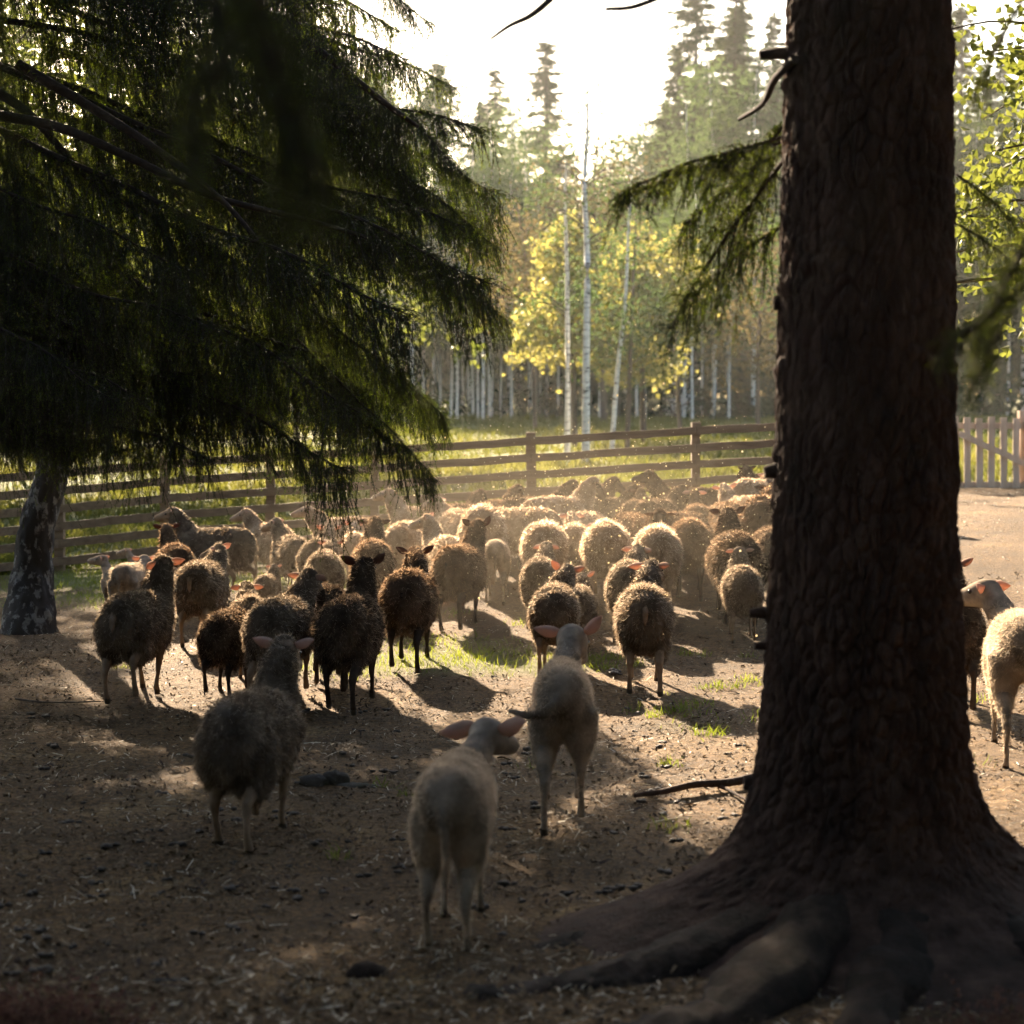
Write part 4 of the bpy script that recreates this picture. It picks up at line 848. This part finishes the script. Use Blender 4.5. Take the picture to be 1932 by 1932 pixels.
def eye_parts(P, hs):
    path, rz, rx, rt, up = head_sections(P, hs); out = []
    for sg in (-1, 1): out.append((IV * .0125 + path[4] - P['hd'] * .012 + rt * sg * .053 * hs + up * .020, IF, 2))
    out.append((IV * .010 + path[-1] + up * .004 - rt * .010, IF, 2)); out.append((IV * .010 + path[-1] + up * .004 + rt * .010, IF, 2)); return out

# columns: x, feet y, back-top y, heading (0 = away, + = to the right), coat, flags, neck pitch, neck yaw, head yaw (world), head pitch, ear lift L/R, label
SH = [
 (860, 1805, 1432, 4, 'shorn', 'SL', 14, 16, 30, -18, (-16, 18), 'shorn pale lamb nearest the viewer, its ears spread low', dict(phase=.3, gait=.45, earl=.165, stance=.75, fat=.98)),
 (475, 1606, 1292, 9, 'grey', '', 62, 8, 14, -30, (14, 14), 'large grey woolly sheep from behind at lower left with both ears spread wide', dict(fat=.93, phase=2.2, gait=.9, earl=.125)),
 (1062, 1562, 1252, 1, 'shorn', 'SLW', 26, 12, 14, -30, (6, 48), 'shorn blotched lamb in mid stride wagging its tail to the left', dict(phase=4.0, gait=1.1, earl=.135, stance=.8, fat=.88)),
 (425, 1322, 1150, 5, 'dark', '', -5, 0, 0, -40, (0, 0), 'dark woolly rump squeezed between two sheep behind the large grey one', {}),
 (530, 1330, 1120, 8, 'grey', '', 28, 12, 25, -30, (0, -14), 'broad grey sheep directly behind the large one at lower left, head bent right', dict(fat=1.15)),
 (470, 1262, 1132, -10, 'grey', '', 12, 0, -20, -20, (-4, -4), 'grey sheep mostly hidden, one pale ear showing beside the broad grey back', {}),
 (256, 1328, 1108, 8, 'grey', 'T', 42, 10, -38, -20, (-20, 10), 'grey sheep at far left with pale short tail and head turned left', dict(phase=3.0, fat=1.0)),
 (380, 1216, 1053, 4, 'grey', 'T', 20, 8, -62, -15, (0, 24), 'round grey sheep with small pale tail patch and raised right ear', dict(fat=1.08)),
 (402, 1122, 990, -58, 'grey', '', 45, -8, -82, -12, (0, 0), 'biggest grey ewe standing sideways at left before the fence', dict(fat=1.1)),
 (328, 1150, 1020, -15, 'brown', 'K', 38, -8, -20, -20, (14, 20), 'brown woolly sheep with black head in front of the biggest ewe', {}),
 (268, 1105, 1052, -45, 'pale', 'SL', 35, -5, -75, -10, (6, 6), 'tiny pale lamb head peeking out left of the brown sheep', {}),
 (216, 1158, 1072, -25, 'shorn', 'SL', 52, -18, -78, -5, (0, 10), 'small lamb at far left looking left toward the fence', {}),
 (242, 1186, 1064, 4, 'shorn', 'SL', 10, 8, -30, -10, (6, 6), 'lamb seen from behind between the small left lambs', {}),
 (316, 1178, 1088, 6, 'grey', 'L', 48, -12, -22, -15, (-22, 32), 'young grey lamb with both ears out beside the brown sheep', {}),
 (503, 1158, 1080, 5, 'grey', 'L', 50, 4, 6, -20, (-4, 18), 'small grey lamb from behind in the gap left of the crowd', dict(earl=.09)),
 (508, 1092, 984, -30, 'pale', '', 32, -18, -88, -18, (0, 0), 'pale sheep in profile looking left behind the curly headed one', {}),
 (546, 1120, 1014, -18, 'grey', '', 35, -12, -70, -18, (10, 10), 'curly headed grey sheep looking left with raised ear', {}),
 (600, 1128, 1012, 4, 'grey', '', 22, 6, 8, -25, (22, 26), 'grey sheep with two upright pink ears left of centre', {}),
 (612, 1168, 1034, -2, 'grey', '', 14, 8, 24, -20, (0, 20), 'dark grey round back with a single glowing red ear above it', {}),
 (660, 1342, 1116, 6, 'dark', 'K', 66, 4, 8, -25, (22, 40), 'black sheep walking away with long upright neck left of centre', dict(phase=1.2, gait=.9, earl=.125)),
 (618, 1304, 1100, -8, 'dark', 'K', 4, 0, -10, -40, (0, 0), 'dark sheep tucked behind the black sheep on its left', {}),
 (702, 1172, 1012, -4, 'brown', 'K', 50, 6, 10, -22, (0, 4), 'light brown sheep with dark head held up behind the black sheep', {}),
 (773, 1268, 1068, 4, 'brown', 'K', 24, -6, -8, -30, (26, 32), 'ragged brown sheep with black ears standing in the grass tuft', dict(phase=.8, gait=.7, fat=1.05)),
 (868, 1192, 1022, 12, 'brown', 'K', 52, 10, 6, -22, (34, 62), 'brown sheep with dark pointed ears at the centre of the flock', dict(phase=2.4, gait=.8)),
 (836, 1142, 1006, -14, 'pale', '', 42, -14, -72, -15, (22, 36), 'pale sheep with curly mane looking left at the flock centre', {}),
 (764, 1122, 980, 4, 'pale', '', -5, 0, 0, -35, (0, 0), 'plain pale rump behind the ragged brown sheep', {}),
 (652, 1078, 972, -55, 'pale', '', 25, -8, -92, -12, (0, 0), 'pale sheep in profile by the fence beneath the boughs', {}),
 (668, 1108, 1000, -5, 'pale', 'L', 30, 0, 20, -20, (24, 14), 'pale young sheep with ears out between two darker ones', {}),
 (792, 1074, 950, -42, 'pale', '', 55, -12, -86, -12, (0, 0), 'tall pale ewe looking left with head above the flock', {}),
 (862, 1086, 956, -18, 'pale', '', 22, -14, -60, -15, (20, 4), 'pale sheep half hidden with one ear up behind the curly maned one', {}),
 (868, 1060, 946, 24, 'brown', 'K', 38, 6, 60, -55, (-45, -45), 'dark face lowered behind the pale sheep nearest the fence', {}),
 (912, 1090, 946, 3, 'pale', '', -5, 0, 0, -35, (0, 0), 'tall cream rump just right of the centre pair', {}),
 (940, 1058, 940, 20, 'brown', 'K', 38, 10, 60, -55, (-45, -45), 'dark hump of a head close to the fence post', {}),
 (986, 1082, 952, -40, 'pale', 'K', 6, -15, -45, -58, (-40, -40), 'cream sheep with drooping dark brown head facing left', {}),
 (937, 1116, 1019, 3, 'shorn', 'SL', 5, -14, -20, -30, (0, 0), 'thin pale lamb walking in the dust at the flock centre', dict(phase=.9)),
 (1010, 1064, 934, 48, 'dark', 'K', 42, 4, 75, -45, (-40, -30), 'dark sheep head at an angle right of the fence post', {}),
 (1052, 1084, 932, 40, 'pale', 'K', 42, 8, 70, -48, (-40, -30), 'big cream back before a row of dark lowered heads', {}),
 (1028, 1126, 978, 4, 'pale', '', -5, 0, 0, -35, (0, 0), 'wide cream rump edged with light in the dust', dict(fat=1.12)),
 (1084, 1118, 982, 4, 'pale', '', 18, -12, -12, -24, (-14, -14), 'cream sheep with flat spread ears beside the wide cream rump', {}),
 (1020, 1176, 1050, 5, 'grey', '', 22, 4, 6, -20, (-18, -18), 'grey sheep with a small lamb-like head and drooping ears', dict(earl=.1)),
 (1047, 1274, 1096, 4, 'grey', '', 20, 14, 14, -22, (50, 14), 'grey sheep with pink ears raised unevenly, right of the grass tuft', dict(phase=.5, gait=.5, earl=.12)),
 (1092, 1232, 1100, 8, 'grey', 'L', 26, -6, 10, -20, (4, 34), 'young sheep mostly hidden, pink ears over the neighbouring back', {}),
 (1143, 1150, 978, 3, 'pale', '', 8, -4, -6, -20, (-2, -2), 'large cream rump with brightly lit left edge in the dust', dict(fat=1.12)),
 (1106, 1068, 962, 20, 'pale', '', -5, 0, 0, -35, (0, 0), 'cream back blurred behind the spread eared sheep', {}),
 (1206, 1092, 966, 158, 'brown', 'K', 16, 12, 190, -40, (-12, -12), 'brown sheep facing the viewer with dark long face', {}),
 (1186, 1206, 1052, 6, 'grey', '', 18, 12, 28, -18, (0, -6), 'grey sheep behind the woolly one with pale tail, ear pointing right', {}),
 (1217, 1312, 1096, 3, 'grey', 'T', 24, 10, 26, -20, (-8, 6), 'shaggy grey sheep with pale tufted tail right of centre', dict(phase=1.6, gait=.45, fat=1.02)),
 (1240, 1140, 986, 4, 'pale', '', -5, 0, 0, -35, (0, 0), 'cream sheep in dust left of the shaggy dark one', {}),
 (1302, 1142, 974, 5, 'brown', 'K', 4, 6, 10, -30, (0, 0), 'tall shaggy brown sheep edged with bright wool', dict(phase=1.0, fat=1.05)),
 (1386, 1128, 998, -2, 'dark', 'K', 50, 6, 8, -22, (10, 34), 'dark sheep with raised dark head behind the small lamb', dict(fat=1.1)),
 (1454, 1116, 990, 3, 'dark', 'K', 5, 0, 0, -35, (0, 0), 'dark rump at the left edge of the big trunk', {}),
 (1401, 1217, 1062, 3, 'grey', 'L', 56, 2, 3, -20, (-10, 10), 'small lamb facing away with pink ears straight out near the big trunk', dict(phase=2.9, gait=.6, earl=.085, fat=1.0)),
 (1304, 1052, 916, -62, 'dark', 'K', 55, -4, -98, -8, (0, 0), 'tall dark ewe looking left, head above the rail', {}),
 (1316, 1078, 962, 2, 'brown', '', 48, -2, 0, -20, (-8, -8), 'brown sheep with pale head and level ears before the tall dark ewe', {}),
 (1276, 1086, 962, 30, 'brown', 'K', 6, 0, 0, -35, (0, 0), 'rounded brown back between the face and the tall dark ewe', {}),
 (1200, 1058, 944, 10, 'dark', 'K', 26, 0, 2, -22, (8, 26), 'dark eared head above the brown sheep facing the viewer', {}),
 (1245, 1056, 938, 30, 'dark', 'K', 34, 4, 40, -45, (0, 30), 'dark bent neck beside the tall dark ewe', {}),
 (1092, 1052, 926, 55, 'dark', 'K', 56, 4, 80, -40, (-20, -10), 'highest of the dark heads beside the fence', {}),
 (1138, 1060, 934, 52, 'dark', 'K', 50, 4, 84, -45, (-20, -10), 'dark grey curved neck right of the highest dark head', {}),
 (1420, 1046, 900, 25, 'pale', '', 12, 4, 30, -20, (0, 0), 'pale back with bright rim near the fence by the big trunk', {}),
 (1440, 1034, 904, -20, 'dark', 'K', 44, 0, -30, -25, (16, 16), 'dark head at the rail beside the big trunk', {}),
 (1402, 1064, 932, -15, 'pale', '', 22, 0, -10, -25, (0, 30), 'pale head with raised ear left of the big trunk', {}),
 (1374, 1078, 944, -5, 'brown', '', 5, 0, 0, -35, (0, 0), 'brown rump below the pale backs left of the big trunk', {}),
 (1442, 1080, 930, 10, 'brown', 'K', 15, 8, 20, -30, (0, 20), 'brown sheep pressed against the big trunk edge', {}),
 (1800, 1350, 1112, 8, 'brown', '', 38, 6, 22, -25, (10, 28), 'brown sheep emerging from behind the big trunk on its right', dict(phase=2.6, gait=1.0, earl=.11)),
 (1930, 1448, 1158, 8, 'shorn', 'S', 26, -30, -46, -12, (0, 0), 'pale sheep cut by the right edge of the view, head turned left', dict(phase=4.1, gait=.8, earl=.11)),
]
# ground spots from the picture, then nudge neighbours apart along their sight lines
N = len(SH); near = []
for i, s in enumerate(SH):
    g = gnd(s[0], s[1]); D = g[1] + .30 * math.cos(R(s[3])); near.append(D)
Ds = np.array(near)
def center(i, D): x = (SH[i][0] - 966) / FPX * D; return np.array([x, D])
def hb_of(i, D): p = center(i, D); return px(SH[i][0], SH[i][2], D)[2] - float(terr(p[0], D))
lo, hi = [], []
for i, s in enumerate(SH):
    L = 'L' in s[5]; ideal = .48 if L else .63
    # distance at which the back has the natural height
    a, b = 4.0, 20.6
    for _ in range(30):
        m = (a + b) / 2
        if hb_of(i, m) > ideal: a = m
        else: b = m
    if s[1] < 1290 and s[1] != 1217: Ds[i] = .75 * Ds[i] + .25 * a
Ds = np.minimum(Ds, 20.45)
def segs_of(i, D):
    c = center(i, D); h = R(SH[i][3]); f = np.array([math.sin(h), math.cos(h)]); k = min(1.1, max(.6, hb_of(i, D) / .69)); return [c + f * t * k for t in (-.30, -.1, .1, .30)], .19 * k
for it in range(160):
    for i in range(N):
        for j in range(i + 1, N):
            if abs(Ds[i] - Ds[j]) > 1.4: continue
            A, ra = segs_of(i, Ds[i]); B, rb = segs_of(j, Ds[j]); d = min(np.linalg.norm(p - q) for p in A for q in B) - (ra + rb)
            if d < 0:
                sft = -d * .25 + .01; n_, f_ = (i, j) if Ds[i] < Ds[j] else (j, i)
                wn = .15 if SH[n_][1] > 1180 else 1; wf = .15 if SH[f_][1] > 1180 else 1
                Ds[n_] -= sft * wn; Ds[f_] += sft * wf
    fl_y = np.array([np.interp(center(i, Ds[i])[0], fx, fy) for i in range(N)]); Ds = np.minimum(Ds, fl_y - .62)
jobs = []
for i, s in enumerate(SH):
    X, Yf, Yb, hdg, coat, fl2, npi, ny_, hy, hp, el, lab, ex = s; D = Ds[i]; hb = hb_of(i, D); shorn = 'S' in fl2; lamb = 'L' in fl2
    base = .655 if shorn else .70; sc_ = float(np.clip(hb / base, .45 if lamb else .72, .86 if lamb and not shorn else 1.08))
    if i in (0, 2): sc_ = hb / base
    S = dict(seed=1000 + i * 7, shorn=shorn, lamb=lamb, nyaw=ny_, npitch=npi, hyaw=hy - hdg, hpitch=hp, fat=ex.get('fat', 1.0), tail='wag' if 'W' in fl2 else ('short' if 'T' in fl2 else 'long'), gait=1.25 * ex.get('gait', .85), stance=ex.get('stance', 1.0))
    if 'phase' in ex: S['phase'] = ex['phase']
    if npi > 8 and not (45 < npi): S['npitch'] = min(56, npi + 15)
    c = center(i, D); loc = (c[0], D, float(terr(c[0], D)) - .005)
    vox = .0115 if D < 10 else (.014 if D < 16.5 else .019)
    bp, P = rough_body(S); fp, _ = rough_fleece(S)
    ob1 = build('tmp', bp, []); m1 = ob1.modifiers.new('r', 'REMESH'); m1.mode = 'VOXEL'; m1.voxel_size = vox; m2 = ob1.modifiers.new('s', 'SMOOTH'); m2.iterations = 3; m2.factor = .5
    ob2 = build('tmp', fp, []); m1 = ob2.modifiers.new('r', 'REMESH'); m1.mode = 'VOXEL'; m1.voxel_size = vox * 1.5; m2 = ob2.modifiers.new('s', 'SMOOTH'); m2.iterations = 6; m2.factor = .5
    jobs.append((i, S, P, ob1, ob2, loc, sc_, D))
bpy.context.view_layer.update(); dg = bpy.context.evaluated_depsgraph_get()
def grab(o):
    me = o.evaluated_get(dg).to_mesh(); n = len(me.vertices); V = np.empty(n * 3, np.float32); me.vertices.foreach_get('co', V); Nn = np.empty(n * 3, np.float32); me.vertex_normals.foreach_get('vector', Nn)
    me.calc_loop_triangles(); T = np.empty(len(me.loop_triangles) * 3, np.int32); me.loop_triangles.foreach_get('vertices', T)
    q = np.array([p.vertices[:] for p in me.polygons if len(p.vertices) == 4]); t3 = [p.vertices[:] for p in me.polygons if len(p.vertices) == 3]
    o.evaluated_get(dg).to_mesh_clear(); return V.reshape(-1, 3).astype(float), Nn.reshape(-1, 3).astype(float), T.reshape(-1, 3), q, np.array(t3)
def locks(V, Nn, T, S, nlock, ln, wd, rng, P):
    A = V[T[:, 0]]; B = V[T[:, 1]]; C = V[T[:, 2]]; ar = np.linalg.norm(np.cross(B - A, C - A), axis=1); k = rng.choice(len(T), nlock, p=ar / ar.sum())
    u, v = rng.random(nlock), rng.random(nlock); fl3 = u + v > 1; u = np.where(fl3, 1 - u, u); v = np.where(fl3, 1 - v, v)
    p = A[k] + (B[k] - A[k]) * u[:, None] + (C[k] - A[k]) * v[:, None]; n = nrm(Nn[T[k, 0]])
    g = np.array([0, -.25, -1.0]); g = g - n * (n @ g)[:, None]
    if S['shorn']:
        d = nrm(n * .55 + nrm(g) * .8 + rng.normal(0, .35, p.shape)); L = ln * rng.uniform(.5, 1.3, nlock)
    else:
        nc = 520 if nlock > 5000 else 260; cc = p[rng.integers(0, nlock, nc)]; best = np.zeros(nlock, int)
        for s0 in range(0, nlock, 4000): best[s0:s0 + 4000] = ((p[s0:s0 + 4000, None] - cc[None]) ** 2).sum(2).argmin(1)
        cdir = rng.normal(0, .26, (nc, 3)); d = nrm(n * .36 + g * .80 + cdir[best] + rng.normal(0, .17, p.shape)); L = ln * rng.uniform(.45, 1.25, nlock) * (.8 + .5 * rng.random(nc)[best])
        top = np.clip(n[:, 2], 0, 1); L = L * (1 - .35 * top) * (1 + .35 * np.clip(-n[:, 2] + .1, 0, 1)); L *= np.where(p[:, 1] > .42, .6, 1)
        tip = p + d * L[:, None]; tc = (cc + nrm(cdir * .5 + g.mean(0) * .4) * .02)[best]; tip = tip + (tc - tip) * .18 + 0; d2 = tip - p; L = np.linalg.norm(d2, axis=1); d = d2 / L[:, None]
    Sd = nrm(np.cross(d, n + rng.normal(0, .3, p.shape))) * wd / 2 * rng.uniform(.6, 1.3, nlock)[:, None]; p = p - n * .004
    mid = p + d * L[:, None] * .55 + n * L[:, None] * .10 + rng.normal(0, .003, p.shape); tip = p + d * L[:, None] + rng.normal(0, .004, p.shape)
    VV = np.stack([p - Sd, p + Sd, mid + Sd * .75, mid - Sd * .75, tip], 1).reshape(-1, 3); kk = np.arange(nlock)[:, None] * 5
    return VV, kk + np.array([[0, 1, 2, 3]]), kk + np.array([[3, 2, 4]])
tris_total = 0
for (i, S, P, ob1, ob2, loc, sc_, D) in jobs:
    X, Yf, Yb, hdg, coat, fl2, npi, ny_, hy, hp, el, lab, ex = SH[i]; rng = np.random.default_rng(S['seed'] + 3)
    o = empty('sheep' if not S['lamb'] else 'lamb', loc, -R(hdg)); o.scale = (sc_,) * 3; tag(o, lab, 'lamb' if S['lamb'] else 'sheep', 'flock of sheep walking to the fence')
    V, Nn, T, q, t3 = grab(ob1)
    skin = 'dark' if 'K' in fl2 else coat
    hoof = (V[q].mean(1)[:, 2] < .032).astype(int) * 3
    parts = [(V, q, hoof)]
    if len(t3): parts.append((V, t3, 0))
    earl = .9 * ex.get('earl', .115) / (1.0 if S['lamb'] or S['shorn'] else 1.0); dark_ear = 'K' in fl2
    parts += ear_parts(P, P['hs'], .16, el, earl, 1); parts += eye_parts(P, P['hs'])
    build('body', parts, [SKIN[skin], EAR_D if dark_ear else EAR_P, M['eye'], M['hoof']], parent=o)
    V, Nn, T, q, t3 = grab(ob2)
    if not S['shorn']: V = V + Nn * (fbm(V, 7, 2, i) * .016 + fbm(V, 24, 2, i + 50) * .007)[:, None]
    if S['shorn']: nlk, ln, wd = (30000 if D < 11 else 6000), .016, .0022 if D < 11 else .004
    else: nlk, ln, wd = (30000, .042, .0042) if D < 10.5 else ((14500, .044, .0050) if D < 16.5 else (5200, .048, .0092))
    LV, L4, L3 = locks(V, Nn, T, S, nlk, ln, wd, rng, P)
    parts = [(V, q, 0)] + ([(V, t3, 0)] if len(t3) else []) + [(LV, L4, 0), (LV, L3, 0)]
    nf_ = int(nlk * (.28 if not S['shorn'] else .3)); A_, B_, C_ = V[T[:, 0]], V[T[:, 1]], V[T[:, 2]]; ar_ = np.linalg.norm(np.cross(B_ - A_, C_ - A_), axis=1); k_ = rng.choice(len(T), nf_, p=ar_ / ar_.sum()); u_ = rng.random((nf_, 2)); u_ = np.where(u_.sum(1, keepdims=True) > 1, 1 - u_, u_)
    p_ = A_[k_] + (B_[k_] - A_[k_]) * u_[:, :1] + (C_[k_] - A_[k_]) * u_[:, 1:]; n_ = nrm(Nn[T[k_, 0]]); d_ = nrm(n_ * .62 + rng.normal(0, .5, p_.shape) + np.array([0, -.1, -.55]))
    fl_, fw_ = (.036, .0018 if D < 10.5 else (.0028 if D < 16.5 else .0040)) if not S['shorn'] else (.026, .0012 if D < 11 else .0022)
    FV, F3 = tris(p_, d_, fl_ * rng.uniform(.5, 1.25, nf_), np.full(nf_, fw_), rng); parts.append((FV, F3, 1))
    f = build('fleece' if not S['shorn'] else 'short_fleece', parts, [WOOL[coat], FUZZ[coat]], parent=o)
    for t in (ob1, ob2): me = t.data; bpy.data.objects.remove(t); bpy.data.meshes.remove(me)
#SHEEP_END

# ------------------------------------------------------------------ air: motes, dust, haze
rng = np.random.default_rng(500); n = 1500
yy = rng.uniform(11, 22, n); zz_ = rng.uniform(0, 1, n); Xp = rng.normal(1130, 190, n); Yp = rng.normal(980, 150, n); mp = []
P = np.array([px(a, b, c) for a, b, c in zip(Xp, Yp, yy)]); ok = P[:, 2] > terr(P[:, 0], P[:, 1]) + .03; P = P[ok]; n = len(P)
s = rng.uniform(.0012, .0032, n) * (1 + (rng.random(n) < .08))
TV = np.array([(1, 1, 1), (1, -1, -1), (-1, 1, -1), (-1, -1, 1)], float); TF = np.array([(0, 1, 2), (0, 3, 1), (0, 2, 3), (1, 3, 2)])
V = (P[:, None] + TV[None] * s[:, None, None]).reshape(-1, 3); F = (np.arange(n)[:, None, None] * 4 + TF[None]).reshape(-1, 3)
tag(build('dust_motes', [(V, F, 0)], [M['mote']], smooth=False), kind='stuff')
def vol(name, lo, hi, dens, color, aniso, hetero=None):
    c = (np.array(lo) + np.array(hi)) / 2; V, F = boxm(c * 0, np.array(hi) - np.array(lo)); m, nn_, o = mat(name + '_air'); v = nn_.nodes.new('ShaderNodeVolumePrincipled')
    v.inputs['Color'].default_value = (*color, 1); v.inputs['Density'].default_value = dens; v.inputs['Anisotropy'].default_value = aniso; nn_.links.new(v.outputs[0], o.inputs['Volume'])
    ob_ = build(name, [(V, F, 0)], [m], smooth=False, loc=tuple(c)); tag(ob_, kind='stuff')
    if hetero: hetero(m, nn_, v, dens)
    return ob_
vol('haze', (-60, -6, -1.2), (60, 130, 24.5), .00024, (.97, .99, .95), .55)
def dusty(m, n, v, dens):
    tc = n.nodes.new('ShaderNodeTexCoord'); mp = n.nodes.new('ShaderNodeMapping'); n.links.new(tc.outputs['Generated'], mp.inputs[0]); mp.inputs['Location'].default_value = (-.5, -.5, -.15); 
    mp2 = n.nodes.new('ShaderNodeMapping'); mp2.inputs['Scale'].default_value = (2.1, 2.1, 1.25); n.links.new(mp.outputs[0], mp2.inputs[0])
    g = n.nodes.new('ShaderNodeTexGradient'); g.gradient_type = 'SPHERICAL'; n.links.new(mp2.outputs[0], g.inputs[0])
    t = n.nodes.new('ShaderNodeTexNoise'); t.inputs['Scale'].default_value = 1.3; t.inputs['Detail'].default_value = 2; n.links.new(tc.outputs['Object'], t.inputs['Vector'])
    a = n.nodes.new('ShaderNodeMath'); a.operation = 'MULTIPLY'; n.links.new(g.outputs[1], a.inputs[0]); n.links.new(t.outputs[0], a.inputs[1])
    b = n.nodes.new('ShaderNodeMath'); b.operation = 'MULTIPLY'; n.links.new(a.outputs[0], b.inputs[0]); b.inputs[1].default_value = dens; n.links.new(b.outputs[0], v.inputs['Density'])
vol('dust_cloud', (-2.6, 12.4, -.1), (3.4, 20.0, 1.7), .033, (1.0, .86, .66), .5, dusty)
